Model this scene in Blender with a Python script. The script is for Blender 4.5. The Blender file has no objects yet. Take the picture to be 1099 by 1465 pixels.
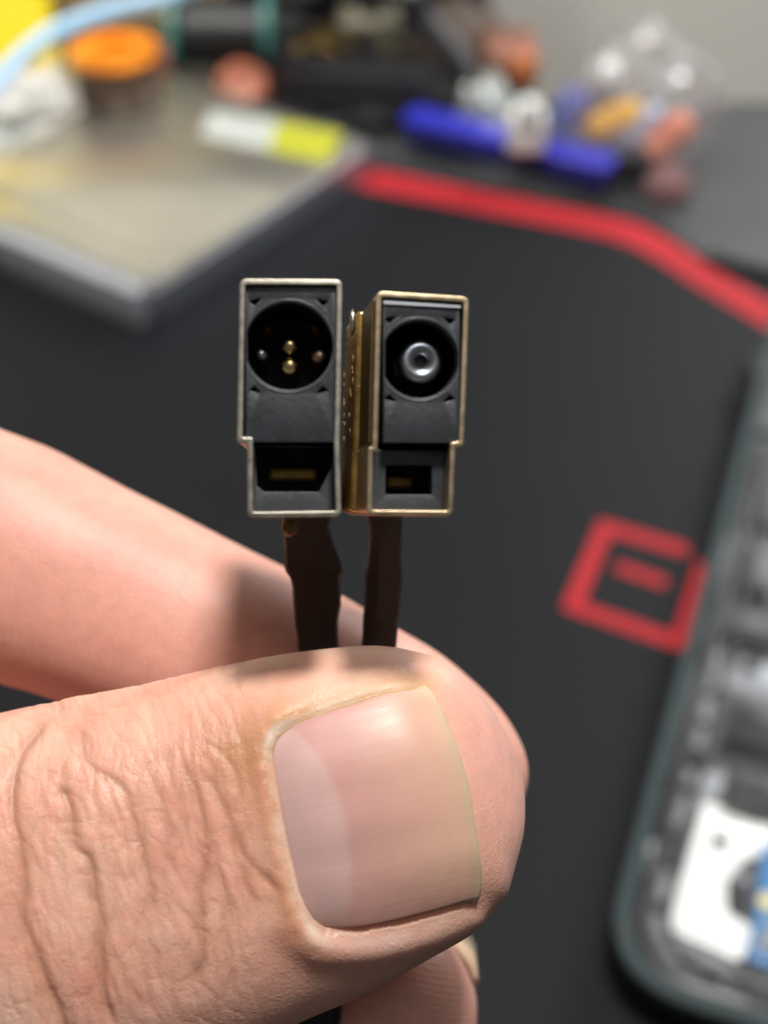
import bpy, bmesh, math, random
import numpy as np
from mathutils import Vector, Matrix, noise
from mathutils.bvhtree import BVHTree

random.seed(7)
rng = np.random.default_rng(7)
S = bpy.context.scene
COL = S.collection
MM = 0.001                      # everything below is written in millimetres, built in metres

# ------------------------------------------------------------------ camera, world, lamps
HCAM = 222.0                    # camera height over the desk
PITCH = math.radians(42.0)      # looking down
FPX = 2000.0                    # focal length in photograph pixels (1099 x 1465)
D0 = 85.0                       # distance of the hand frame from the lens
cam_d = bpy.data.cameras.new("camera")
cam = bpy.data.objects.new("camera", cam_d); COL.objects.link(cam)
cam.location = (0, 0, HCAM * MM)
cam.rotation_euler = (math.pi / 2 - PITCH, 0, 0)
cam_d.sensor_fit = 'VERTICAL'; cam_d.sensor_height = 24.0
cam_d.lens = 24.0 * FPX / 1465.0
cam_d.clip_start = 0.005; cam_d.clip_end = 20
cam_d.dof.use_dof = True
cam_d.dof.focus_distance = 83.0 * MM
cam_d.dof.aperture_fstop = cam_d.lens / 1.9
cam_d.dof.aperture_blades = 0
S.camera = cam

W = bpy.data.worlds.new("World"); S.world = W; W.use_nodes = True
bg = W.node_tree.nodes["Background"]
bg.inputs[0].default_value = (1.0, 0.96, 0.92, 1); bg.inputs[1].default_value = 0.08

S.view_settings.view_transform = 'Standard'; S.view_settings.look = 'None'
S.view_settings.exposure = 0.0; S.view_settings.gamma = 1.0
S.cycles.use_denoising = True
S.cycles.max_bounces = 8
S.cycles.transparent_max_bounces = 12

FWD = Vector((0, math.cos(PITCH), -math.sin(PITCH)))
UPV = Vector((0, math.sin(PITCH), math.cos(PITCH)))
BCK = -FWD
CAMP = Vector((0, 0, HCAM))
HANDP = CAMP + FWD * D0

def lamp(name, pos_mm, aim_mm, size_mm, watts, color, shape='DISK'):
    l = bpy.data.lights.new(name, 'AREA'); l.shape = shape; l.size = size_mm * MM
    l.energy = watts; l.color = color
    o = bpy.data.objects.new(name, l); COL.objects.link(o)
    o.location = Vector(pos_mm) * MM
    o.rotation_euler = (Vector(aim_mm) - Vector(pos_mm)).to_track_quat('-Z', 'Y').to_euler()
    return o
key_dir = (Vector((1, 0, 0)) * 0.13 + UPV * 0.80 + BCK * 0.585).normalized()
lamp("bench_lamp", HANDP + key_dir * 600, HANDP, 88, 5.2, (1.0, 0.96, 0.93))
lamp("ceiling_light", (250, -420, 1800), (50, 350, 0), 700, 3.8, (0.92, 0.96, 1.0))
lamp("back_left_fill", (-280, 190, 800), (-190, 450, 20), 160, 0.75, (1.0, 0.97, 0.90)).data.spread = math.radians(60)  # unseen fill lamp added to brighten the drive and yellow case
lamp("right_fill", (310, 585, 270), (150, 290, 0), 200, 1.7, (0.97, 0.98, 1.0))  # unseen lamp added to lighten the right side of the mat

# ------------------------------------------------------------------ helpers
FRAME = Matrix(((1, 0, 0, HANDP.x * MM), (0, UPV.y, BCK.y, HANDP.y * MM), (0, UPV.z, BCK.z, HANDP.z * MM), (0, 0, 0, 1)))

def H(px, py, z=0.0):           # pixel + depth -> hand frame, mm
    k = (D0 - z) / FPX
    return ((px - 549.5) * k, (732.5 - py) * k, z)
def D(px, py, z=0.0):           # pixel -> point on the level z of the desk, mm
    d = Vector((1, 0, 0)) * ((px - 549.5) / FPX) + UPV * ((732.5 - py) / FPX) + FWD
    t = (z - CAMP.z) / d.z
    p = CAMP + d * t
    return (p.x, p.y)
def DY(px, py, Y):              # pixel -> point on the upright plane at distance Y, mm
    d = Vector((1, 0, 0)) * ((px - 549.5) / FPX) + UPV * ((732.5 - py) / FPX) + FWD
    p = CAMP + d * (Y / d.y)
    return (p.x, p.y, p.z)

def node_mat(name):
    m = bpy.data.materials.new(name); m.use_nodes = True
    nt = m.node_tree
    return m, nt, nt.nodes["Principled BSDF"]
def setp(b, **k):
    for key, v in k.items():
        i = b.inputs[key.replace('_', ' ')]
        i.default_value = v
def rgb(c): return (c[0], c[1], c[2], 1)

def pm(name, c, rough=0.5, metal=0.0, var=0.15, scale=60.0, bump=0.0, bscale=800.0, bdist=0.0002, coat=0.0, rvar=0.1, detail=4, **kw):
    """general procedural material: colour and roughness vary by noise, fine relief by a second noise"""
    m, nt, b = node_mat(name)
    tc = nt.nodes.new('ShaderNodeTexCoord')
    n = nt.nodes.new('ShaderNodeTexNoise'); n.inputs['Scale'].default_value = scale; n.inputs['Detail'].default_value = detail
    nt.links.new(tc.outputs['Object'], n.inputs['Vector'])
    mx = nt.nodes.new('ShaderNodeMix'); mx.data_type = 'RGBA'
    mx.inputs[6].default_value = rgb([x * (1 - var) for x in c]); mx.inputs[7].default_value = rgb([min(1, x * (1 + var)) for x in c])
    nt.links.new(n.outputs['Fac'], mx.inputs[0]); nt.links.new(mx.outputs[2], b.inputs['Base Color'])
    mr = nt.nodes.new('ShaderNodeMapRange'); mr.inputs[3].default_value = max(0.02, rough - rvar); mr.inputs[4].default_value = min(1, rough + rvar)
    nt.links.new(n.outputs['Fac'], mr.inputs[0]); nt.links.new(mr.outputs[0], b.inputs['Roughness'])
    b.inputs['Metallic'].default_value = metal
    b.inputs['Coat Weight'].default_value = coat
    if bump > 0:
        n2 = nt.nodes.new('ShaderNodeTexNoise'); n2.inputs['Scale'].default_value = bscale; n2.inputs['Detail'].default_value = 3
        nt.links.new(tc.outputs['Object'], n2.inputs['Vector'])
        bp = nt.nodes.new('ShaderNodeBump'); bp.inputs['Strength'].default_value = bump; bp.inputs['Distance'].default_value = bdist
        nt.links.new(n2.outputs['Fac'], bp.inputs['Height']); nt.links.new(bp.outputs[0], b.inputs['Normal'])
    for k, v in kw.items(): b.inputs[k.replace('_', ' ')].default_value = v
    return m

def link(name, me, mat=None, parent=None, matrix=None, smooth=False):
    o = bpy.data.objects.new(name, me); COL.objects.link(o)
    if mat is not None and not me.materials: me.materials.append(mat)
    if smooth:
        me.polygons.foreach_set('use_smooth', [True] * len(me.polygons))
    if matrix is not None: o.matrix_world = matrix
    if parent is not None: o.parent = parent
    return o
def tag(o, label=None, cat=None, group=None, kind=None):
    if label: o['label'] = label
    if cat: o['category'] = cat
    if group: o['group'] = group
    if kind: o['kind'] = kind
    return o
def empty(name, loc_mm, label, cat, group=None, rz=0.0):
    o = bpy.data.objects.new(name, None); COL.objects.link(o)
    o.location = Vector(loc_mm) * MM; o.rotation_euler = (0, 0, rz); o.empty_display_size = 0.005
    return tag(o, label, cat, group)
def pydata(verts, faces):
    me = bpy.data.meshes.new("m"); me.from_pydata([tuple(c * MM for c in v) for v in verts], [], faces); me.update()
    return me
def from_bm(bm, scale=True):
    if scale: bmesh.ops.scale(bm, vec=(MM, MM, MM), verts=bm.verts)
    bmesh.ops.recalc_face_normals(bm, faces=bm.faces)
    me = bpy.data.meshes.new("m"); bm.to_mesh(me); bm.free(); return me
def smooth_by_angle(me, deg=35):
    me.polygons.foreach_set('use_smooth', [True] * len(me.polygons))
    bm = bmesh.new(); bm.from_mesh(me)
    for e in bm.edges:
        if len(e.link_faces) == 2 and e.calc_face_angle(0) > math.radians(deg): e.smooth = False
    bm.to_mesh(me); bm.free(); return me

def box_me(sx, sy, sz, bev=0.5, seg=2, center=(0, 0, 0)):
    bm = bmesh.new(); bmesh.ops.create_cube(bm, size=1)
    bmesh.ops.scale(bm, vec=(sx, sy, sz), verts=bm.verts)
    if bev > 0: bmesh.ops.bevel(bm, geom=list(bm.edges), offset=bev, segments=seg, profile=0.6, affect='EDGES')
    bmesh.ops.translate(bm, vec=center, verts=bm.verts)
    return smooth_by_angle(from_bm(bm), 40)
def lathe_me(prof, n=48, axis='Z', caps=True):
    """prof: list of (radius, height)"""
    vs, fs = [], []
    for r, h in prof:
        for k in range(n):
            a = 2 * math.pi * k / n
            p = (r * math.cos(a), r * math.sin(a), h)
            vs.append(p if axis == 'Z' else (p[0], -p[2], p[1]) if axis == 'Y' else (p[2], p[0], p[1]))
    for i in range(len(prof) - 1):
        for k in range(n):
            a, b = i * n + k, i * n + (k + 1) % n
            fs.append((a, b, b + n, a + n))
    if caps and prof[0][0] > 0: fs.append(tuple(range(n))[::-1])
    if caps and prof[-1][0] > 0: fs.append(tuple(range((len(prof) - 1) * n, len(prof) * n)))
    bm = bmesh.new(); me = pydata(vs, fs); bm.from_mesh(me)
    bmesh.ops.remove_doubles(bm, verts=bm.verts, dist=1e-7)
    bmesh.ops.recalc_face_normals(bm, faces=bm.faces); bm.to_mesh(me); bm.free()
    return smooth_by_angle(me, 40)
def catmull(pts, n=8):
    P = [np.array(p, float) for p in pts]; P = [2 * P[0] - P[1]] + P + [2 * P[-1] - P[-2]]
    out = []
    for i in range(1, len(P) - 2):
        for k in range(n):
            t = k / n; a, b, c, d = P[i - 1], P[i], P[i + 1], P[i + 2]
            out.append(0.5 * (2 * b + (c - a) * t + (2 * a - 5 * b + 4 * c - d) * t * t + (3 * b - a - 3 * c + d) * t ** 3))
    out.append(P[-2]); return out
def tube_me(pts, r, n=14, sub=8):
    P = catmull(pts, sub); vs, fs = [], []
    R = r if hasattr(r, '__len__') else [r] * len(pts)
    Rs = np.interp(np.linspace(0, 1, len(P)), np.linspace(0, 1, len(R)), R)
    up = Vector((0.13, 0.21, 0.97)).normalized()
    for i, p in enumerate(P):
        t = Vector(P[min(i + 1, len(P) - 1)] - P[max(i - 1, 0)]).normalized()
        a = t.cross(up).normalized(); b = a.cross(t).normalized()
        for k in range(n):
            q = Vector(p) + a * (Rs[i] * math.cos(2 * math.pi * k / n)) + b * (Rs[i] * math.sin(2 * math.pi * k / n))
            vs.append(tuple(q))
    for i in range(len(P) - 1):
        for k in range(n):
            a, b = i * n + k, i * n + (k + 1) % n
            fs.append((a, b, b + n, a + n))
    fs.append(tuple(range(n))[::-1]); fs.append(tuple(range((len(P) - 1) * n, len(P) * n)))
    me = pydata(vs, fs); return smooth_by_angle(me, 50)
def blob_me(sx, sy, sz, amp=0.2, freq=1.6, sub=4, seed=0, flat=True):
    bm = bmesh.new(); bmesh.ops.create_icosphere(bm, subdivisions=sub, radius=1)
    for v in bm.verts:
        d = 1 + amp * noise.noise(v.co * freq + Vector((seed * 3.1, seed, 0))) + amp * 0.5 * noise.noise(v.co * freq * 2.7 + Vector((seed, 5, 2)))
        c = v.co * d; v.co = Vector((c.x * sx, c.y * sy, max(c.z, -0.55) * sz if flat else c.z * sz))
    return smooth_by_angle(from_bm(bm), 60)
def prism_me(pts, z0, z1, bev=0.0, seg=2):
    bm = bmesh.new()
    vs = [bm.verts.new((p[0], p[1], z0)) for p in pts]; f = bm.faces.new(vs)
    r = bmesh.ops.extrude_face_region(bm, geom=[f])
    bmesh.ops.translate(bm, vec=(0, 0, z1 - z0), verts=[g for g in r['geom'] if isinstance(g, bmesh.types.BMVert)])
    bmesh.ops.recalc_face_normals(bm, faces=bm.faces)
    if bev > 0: bmesh.ops.bevel(bm, geom=list(bm.edges), offset=bev, segments=seg, profile=0.6, affect='EDGES')
    return smooth_by_angle(from_bm(bm), 40)
def round_poly(pts, radii, n=6):
    out = []; N = len(pts)
    for i in range(N):
        p, a, b = Vector(pts[i]), Vector(pts[i - 1]), Vector(pts[(i + 1) % N])
        r = radii[i] if hasattr(radii, '__len__') else radii
        u, v = (a - p).normalized(), (b - p).normalized()
        ang = u.angle(v); d = min(r / math.tan(ang / 2), 0.45 * (a - p).length, 0.45 * (b - p).length)
        p0, p1 = p + u * d, p + v * d
        for k in range(n + 1):
            t = k / n
            q = p0 * (1 - t) ** 2 + p * 2 * t * (1 - t) + p1 * t * t
            out.append((q.x, q.y))
    return out
def inset_poly(pts, t):
    """offset the sharp polygon inwards by t (counter-clockwise or clockwise alike)"""
    N = len(pts); area = sum(pts[i - 1][0] * pts[i][1] - pts[i][0] * pts[i - 1][1] for i in range(N))
    s = 1 if area > 0 else -1; out = []
    for i in range(N):
        p, a, b = Vector(pts[i]), Vector(pts[i - 1]), Vector(pts[(i + 1) % N])
        d1 = (p - a).normalized(); d2 = (b - p).normalized()
        n1 = Vector((-d1.y, d1.x)) * s; n2 = Vector((-d2.y, d2.x)) * s
        m = n1 + n2; m = m * (2 / m.length_squared) if m.length > 1e-6 else n1
        out.append(tuple(p + m * t))
    return out
def fill_me(loops, z0, z1, bev=0.0, res=1):
    """outline with holes, from z0 to z1, in mm"""
    cu = bpy.data.curves.new("c", 'CURVE'); cu.dimensions = '2D'; cu.fill_mode = 'BOTH'
    for lp in loops:
        sp = cu.splines.new('POLY'); sp.points.add(len(lp) - 1); sp.use_cyclic_u = True
        for p, q in zip(sp.points, lp): p.co = (q[0], q[1], 0, 1)
    cu.extrude = max(0.0, (z1 - z0) / 2 - bev); cu.bevel_depth = bev; cu.bevel_resolution = res; cu.offset = -bev
    o = bpy.data.objects.new("c", cu); COL.objects.link(o)
    dg = bpy.context.evaluated_depsgraph_get(); me = bpy.data.meshes.new_from_object(o.evaluated_get(dg))
    bpy.data.objects.remove(o); bpy.data.curves.remove(cu)
    me.transform(Matrix.Scale(MM, 4) @ Matrix.Translation((0, 0, (z0 + z1) / 2)))
    bm = bmesh.new(); bm.from_mesh(me); bmesh.ops.remove_doubles(bm, verts=bm.verts, dist=1e-8)
    bmesh.ops.recalc_face_normals(bm, faces=bm.faces); bm.to_mesh(me); bm.free()
    me.materials.clear()
    return smooth_by_angle(me, 35)
def circle(cx, cy, r, n=64): return [(cx + r * math.cos(2 * math.pi * k / n), cy + r * math.sin(2 * math.pi * k / n)) for k in range(n)]

# ------------------------------------------------------------------ desk, wall, mat
m_desk = pm("desk_laminate", (0.05, 0.053, 0.056), 0.42, 0, 0.2, 25, 0.2, 900)
dk = link("desk_surface", box_me(1500, 1180, 24, 1.0, 1, (0, -118, -16.2)), m_desk); tag(dk, kind='structure')
m_wall = pm("painted_wall", (0.76, 0.74, 0.67), 0.8, 0, 0.06, 14, 0.3, 200)
wl = link("wall", box_me(2600, 40, 2200, 2, 1, (0, 640, 300)), m_wall); tag(wl, kind='structure')

def mat_cloth(name, c, sheen=0.03):
    m, nt, b = node_mat(name)
    tc = nt.nodes.new('ShaderNodeTexCoord')
    n = nt.nodes.new('ShaderNodeTexNoise'); n.inputs['Scale'].default_value = 35; n.inputs['Detail'].default_value = 5
    w1 = nt.nodes.new('ShaderNodeTexWave'); w1.bands_direction = 'X'; w1.inputs['Scale'].default_value = 520; w1.inputs['Distortion'].default_value = 1.0
    w2 = nt.nodes.new('ShaderNodeTexWave'); w2.bands_direction = 'Y'; w2.inputs['Scale'].default_value = 520; w2.inputs['Distortion'].default_value = 1.0
    for t in (n, w1, w2): nt.links.new(tc.outputs['Object'], t.inputs['Vector'])
    mx = nt.nodes.new('ShaderNodeMix'); mx.data_type = 'RGBA'
    mx.inputs[6].default_value = rgb([x * 0.8 for x in c]); mx.inputs[7].default_value = rgb([min(1, x * 1.2) for x in c])
    nt.links.new(n.outputs['Fac'], mx.inputs[0]); nt.links.new(mx.outputs[2], b.inputs['Base Color'])
    ad = nt.nodes.new('ShaderNodeMath'); ad.operation = 'ADD'
    nt.links.new(w1.outputs['Fac'], ad.inputs[0]); nt.links.new(w2.outputs['Fac'], ad.inputs[1])
    bp = nt.nodes.new('ShaderNodeBump'); bp.inputs['Strength'].default_value = 0.5; bp.inputs['Distance'].default_value = 0.0001
    nt.links.new(ad.outputs[0], bp.inputs['Height']); nt.links.new(bp.outputs[0], b.inputs['Normal'])
    setp(b, Roughness=0.5, Sheen_Weight=sheen, Sheen_Roughness=0.5, Sheen_Tint=(0.85, 0.92, 1, 1)); b.inputs['Specular IOR Level'].default_value = 0.16
    return m
m_mat = mat_cloth("mat_cloth", (0.0055, 0.0062, 0.008))
m_red = mat_cloth("mat_red_print", (0.40, 0.018, 0.024), 0.04)

mat_root = empty("desk_mat", (*D(760, 600), -4), "black cloth desk mat with a red border line and a red square emblem", "desk mat")
minv = Matrix.Translation(-Vector((*D(760, 600), -4)))
def on_mat(name, me, mat):
    me.transform(Matrix.Scale(MM, 4) @ minv @ Matrix.Scale(1 / MM, 4)); return link(name, me, mat, mat_root)
edge = [D(*p) for p in ((120, 140), (480, 222), (700, 268), (922, 312), (965, 338), (1017, 370), (1099, 394), (1500, 490))]
e_pts = [tuple(p)[:2] for p in catmull([(*p, 0) for p in edge], 5)]
outline = e_pts + [(330, -150), (-420, -150), (-420, 330), (-200, 420)]
on_mat("mat_cloth", prism_me(outline, -4, 0, 0), m_mat)
def strip_me(cl, z0, z1):
    """cl: list of ((upper px),(lower px)) pairs on the mat"""
    n = len(cl); A = [D(*a) for a, b in cl]; B = [D(*b) for a, b in cl]
    vs = [(*p, z) for z in (z0, z1) for p in A + B]; fs = []
    for i in range(n - 1):
        fs += [(2 * n + i, 2 * n + i + 1, 3 * n + i + 1, 3 * n + i), (i, n + i, n + i + 1, i + 1), (i, i + 1, 2 * n + i + 1, 2 * n + i), (n + i, 3 * n + i, 3 * n + i + 1, n + i + 1)]
    fs += [(0, 2 * n, 3 * n, n), (n - 1, 2 * n - 1, 4 * n - 1, 3 * n - 1)]
    return pydata(vs, fs)
up = catmull([(380, 207, 0), (527, 240, 0), (700, 276, 0), (850, 305, 0), (915, 322, 0), (965, 348, 0), (1015, 382, 0), (1060, 408, 0), (1099, 430, 0), (1300, 548, 0)], 6)
lo = catmull([(340, 234, 0), (485, 263, 0), (680, 301, 0), (832, 331, 0), (895, 348, 0), (947, 376, 0), (998, 410, 0), (1042, 436, 0), (1080, 459, 0), (1272, 580, 0)], 6)
on_mat("border_stripe", strip_me([(a[:2], b[:2]) for a, b in zip(up, lo)], -0.5, 0.12), m_red)
def seg_me(a, b, wpx):
    a, b = Vector(D(*a)), Vector(D(*b)); d = (b - a).normalized(); n = Vector((-d.y, d.x)) * wpx
    return prism_me(round_poly([a + n - d * wpx * .9, b + n + d * wpx * .9, b - n + d * wpx * .9, a - n - d * wpx * .9], wpx * 0.6), -0.5, 0.12)
# the emblem: an open square bracket with a short bar in it, and an upright that closes it at the right
ew = 1.95
pA = [(985, 789), (866, 754), (819, 867), (974, 921), (1009, 806)]
eps = [Vector(D(*p)) for p in pA]
def band(pts, w):
    Lf, Rt = [], []
    for i, p in enumerate(pts):
        d1 = (p - pts[i - 1]).normalized() if i else (pts[1] - p).normalized()
        d2 = (pts[i + 1] - p).normalized() if i < len(pts) - 1 else d1
        n1 = Vector((-d1.y, d1.x)); n2 = Vector((-d2.y, d2.x)); m = n1 + n2; m = m * (2 / m.length_squared)
        Lf.append(p + m * w); Rt.append(p - m * w)
    return Lf + Rt[::-1]
on_mat("emblem", prism_me(round_poly(band(eps, ew), 1.2, 4), -0.5, 0.13), m_red)
on_mat("emblem_bar", seg_me((890, 813), (945, 832), 1.6), m_red)

# ------------------------------------------------------------------ hand
def pchip(x, xs, ys):
    xs, ys = np.array(xs, float), np.array(ys, float); h = np.diff(xs); d = np.diff(ys) / h; n = len(xs)
    m = np.zeros(n); m[0], m[-1] = d[0], d[-1]
    for i in range(1, n - 1):
        if d[i - 1] * d[i] > 0:
            w1, w2 = 2 * h[i] + h[i - 1], h[i] + 2 * h[i - 1]; m[i] = (w1 + w2) / (w1 / d[i - 1] + w2 / d[i])
    i = np.clip(np.searchsorted(xs, x) - 1, 0, n - 2); t = (x - xs[i]) / h[i]
    return ys[i] * (1 + 2 * t) * (1 - t) ** 2 + h[i] * m[i] * t * (1 - t) ** 2 + ys[i + 1] * t * t * (3 - 2 * t) + h[i] * m[i + 1] * t * t * (t - 1)

HV, HF = [], []
def add_rings(rings, n):
    b = len(HV)
    for r in rings: HV.extend(r)
    for i in range(len(rings) - 1):
        for k in range(n):
            a, c = b + i * n + k, b + i * n + (k + 1) % n
            HF.append((a, c, c + n, a + n))
    HF.append(tuple(range(b, b + n))[::-1]); e = b + (len(rings) - 1) * n; HF.append(tuple(range(e, e + n)))
def finger(O, ang, table, ztab, ex=2.25, n=56, tip_roll=0.0):
    """table: (s, n_up, n_low) in photograph pixels along / across the finger; ztab: (s, zc, front half depth, back half depth) in mm"""
    dx, dy = math.cos(ang), math.sin(ang); nx, ny = dy, -dx        # image coordinates, y down; n points up
    ts = [r[0] for r in table]; tu = [r[1] for r in table]; tl = [r[2] for r in table]
    zs = [r[0] for r in ztab]; zc = [r[1] for r in ztab]; zf = [r[2] for r in ztab]; zb = [r[3] for r in ztab]
    s0, s1 = ts[0], ts[-1]
    sv = np.concatenate([np.linspace(s0, s1 - 130, 70), s1 - 130 * (1 - np.sin(np.linspace(0, math.pi / 2, 30)[1:]))])
    rings = []
    for s in sv:
        u, l, c = pchip(s, ts, tu), pchip(s, ts, tl), pchip(s, zs, zc)
        f, bk = pchip(s, zs, zf), pchip(s, zs, zb); m = (u + l) / 2; w = max((u - l) / 2, 0.6)
        px, py = O[0] + s * dx + m * nx, O[1] + s * dy + m * ny
        C = H(px, py, c); k = (D0 - c) / FPX; ring = []
        for q in range(n):
            a = 2 * math.pi * q / n; ca, sa = math.cos(a), math.sin(a)
            cc = math.copysign(abs(ca) ** (2 / ex), ca) * w * k; ss = math.copysign(abs(sa) ** (2 / ex), sa) * (f if sa > 0 else bk)
            ring.append((C[0] + nx * cc, C[1] - ny * cc, C[2] + ss))
        rings.append(ring)
    add_rings(rings, n)
def limb(pts, radii, n=32, sub=6):
    P = catmull([(*p, r) for p, r in zip(pts, radii)], sub); rings = []
    for i, q in enumerate(P):
        t = Vector((P[min(i + 1, len(P) - 1)] - P[max(i - 1, 0)])[:3]).normalized()
        a = t.cross(Vector((0.2, 0.1, 0.97))).normalized(); b = a.cross(t)
        c = Vector(q[:3])
        cap = [(-0.98, 0.15), (-0.8, 0.6), (-0.4, 0.92)] if i == 0 else []
        ring = lambda off, f: [tuple(c + t * (off * q[3]) + (a * math.cos(2 * math.pi * k / n) + b * math.sin(2 * math.pi * k / n)) * (q[3] * f)) for k in range(n)]
        for o_, f_ in cap: rings.append(ring(o_, f_))
        rings.append(ring(0, 1))
        if i == len(P) - 1:
            for o_, f_ in [(0.4, 0.92), (0.8, 0.6), (0.98, 0.15)]: rings.append(ring(o_, f_))
    add_rings(rings, n)

TO, TA = (540, 1165), -math.radians(14)
T_TAB = [(-900, 285, -330), (-640, 274, -312), (-489, 270, -300), (-387, 267, -290), (-285, 264, -275), (-182, 262, -255), (-81, 255, -237),
         (-13, 246, -218), (58, 233, -195), (105, 212, -174), (149, 183, -145), (179, 143, -107), (200, 93, -66), (212, 45, -22), (217, 13, 9)]
T_Z = [(-900, -4, 9, 9), (-489, -0.6, 8.2, 8.0), (-285, -0.4, 7.6, 7.4), (-81, -0.3, 6.9, 7.4), (58, -0.4, 6.4, 7.2), (120, -0.6, 5.4, 6.6), (165, -0.9, 4.2, 5.6), (195, -1.3, 2.8, 4.0), (210, -1.7, 1.5, 2.2), (217, -2.0, 0.2, 0.3)]
finger(TO, TA, T_TAB, T_Z, 2.35)
IO, IA = (400, 960), math.radians(28.7)
I_TAB = [(-640, 96, -245), (-515, 111, -235), (-428, 123, -220), (-341, 123.5, -203), (-251, 126, -186), (-162, 130, -174), (-72, 134.5, -170), (62, 136, -168), (178, 132, -164),
         (253, 120, -152), (307, 104, -132), (348, 81, -102), (373, 58, -70), (388, 30, -40), (395, -2, -10)]
I_Z = [(-640, -18, 8.2, 8.2), (-515, -18, 8.0, 8.0), (-288, -17.4, 7.4, 7.4), (62, -17.0, 7.2, 7.0), (253, -16.2, 6.4, 6.0), (320, -15.8, 5.2, 5.0), (365, -15.6, 3.5, 3.4), (388, -15.4, 1.7, 1.7), (395, -15.4, 0.25, 0.25)]
finger(IO, IA, I_TAB, I_Z, 2.15)
MO, MA = (553, 1446), math.radians(-10)
M_TAB = [(-420, 165, -165), (-200, 150, -150), (-60, 140, -140), (30, 132, -130), (80, 106, -104), (112, 66, -66), (126, 28, -30), (131, 1, -3)]
M_Z = [(-420, -22, 7.5, 7.5), (-60, -18, 7, 7), (30, -17, 6.4, 6.4), (80, -16.6, 5.0, 5), (112, -16.4, 3.2, 3.2), (126, -16.3, 1.5, 1.5), (131, -16.3, 0.25, 0.25)]
finger(MO, MA, M_TAB, M_Z, 2.1)
# off-frame: the rest of the hand
limb([(-34, -27, -2), (-54, -35, -4), (-74, -46, -14), (-100, -62, -30)], [12.5, 12.5, 15, 17])
limb([(-37, 1.5, -19.5), (-46, 0, -25), (-62, -8, -36), (-78, -18, -44)], [7.4, 8.6, 9.5, 11])
limb([(-20, -30, -22), (-36, -28, -28), (-50, -28, -38), (-66, -34, -46), (-84, -38, -50)], [7.6, 8.4, 9.4, 9.6, 11])
limb([(-4, -55, -20), (-22, -52, -24), (-40, -48, -32), (-56, -50, -44), (-74, -55, -52), (-88, -58, -52)], [6.4, 7.2, 8, 9.2, 9.4, 10.5])
limb([(-18, -74, -20), (-34, -72, -26), (-50, -68, -34), (-66, -70, -44), (-82, -74, -52), (-92, -76, -52)], [5.5, 6.2, 6.9, 7.8, 8.2, 9.5])
for (a, b) in (((-78, -18, -44), 11), ((-84, -38, -50), 11), ((-88, -58, -52), 10.5), ((-92, -76, -52), 9.5)):
    limb([a, tuple(np.array(a) * .5 + np.array((-128, -86, -48)) * .5), (-132, -88, -48)], [b, 14, 15])
limb([(-118, -74, -42), (-150, -102, -52), (-215, -150, -70)], [22, 22, 27])

tmp = bpy.data.meshes.new("t"); tmp.from_pydata([tuple(c * MM for c in v) for v in HV], [], HF)
to = bpy.data.objects.new("t", tmp); COL.objects.link(to)
md = to.modifiers.new("r", 'REMESH'); md.mode = 'VOXEL'; md.voxel_size = 0.5 * MM; md.use_smooth_shade = True
s1 = to.modifiers.new("s", 'SMOOTH'); s1.factor = 0.5; s1.iterations = 6
dg = bpy.context.evaluated_depsgraph_get(); hm = bpy.data.meshes.new_from_object(to.evaluated_get(dg))
bpy.data.objects.remove(to)
def arr(me):
    v = np.empty(len(me.vertices) * 3); me.vertices.foreach_get('co', v); return v.reshape(-1, 3) / MM
def normals(me):
    v = np.empty(len(me.vertices) * 3); me.vertex_normals.foreach_get('vector', v); return v.reshape(-1, 3)
def to_px(v):
    k = FPX / (D0 - v[:, 2]); return 549.5 + v[:, 0] * k, 732.5 - v[:, 1] * k
# finer faces where the lens sees them
bm = bmesh.new(); bm.from_mesh(hm)
co = arr(hm); px, py = to_px(co); nn = normals(hm)
vis = (px > -70) & (px < 1120) & (py < 1530) & (co[:, 2] > -32) & (nn[:, 2] > -0.35)
bm.verts.ensure_lookup_table()
es = [e for e in bm.edges if vis[e.verts[0].index] and vis[e.verts[1].index]]
bmesh.ops.subdivide_edges(bm, edges=es, cuts=3, use_grid_fill=True)
bm.to_mesh(hm); bm.free()
to = bpy.data.objects.new("t", hm); COL.objects.link(to)
s1 = to.modifiers.new("s", 'SMOOTH'); s1.factor = 0.5; s1.iterations = 14
dg = bpy.context.evaluated_depsgraph_get(); hm2 = bpy.data.meshes.new_from_object(to.evaluated_get(dg))
bpy.data.objects.remove(to); hm = hm2

V = arr(hm); N = normals(hm); PX, PY = to_px(V)
bv = bmesh.new(); bv.from_mesh(hm); BV = BVHTree.FromBMesh(bv); bv.free()
def hit(px_, py_):
    o = Vector((0, 0, D0 * MM)); d = Vector(((px_ - 549.5) / FPX, (732.5 - py_) / FPX, -1)).normalized()
    r = BV.ray_cast(o, d); return (np.array(r[0]) / MM, np.array(r[1])) if r[0] is not None else (None, None)

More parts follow.
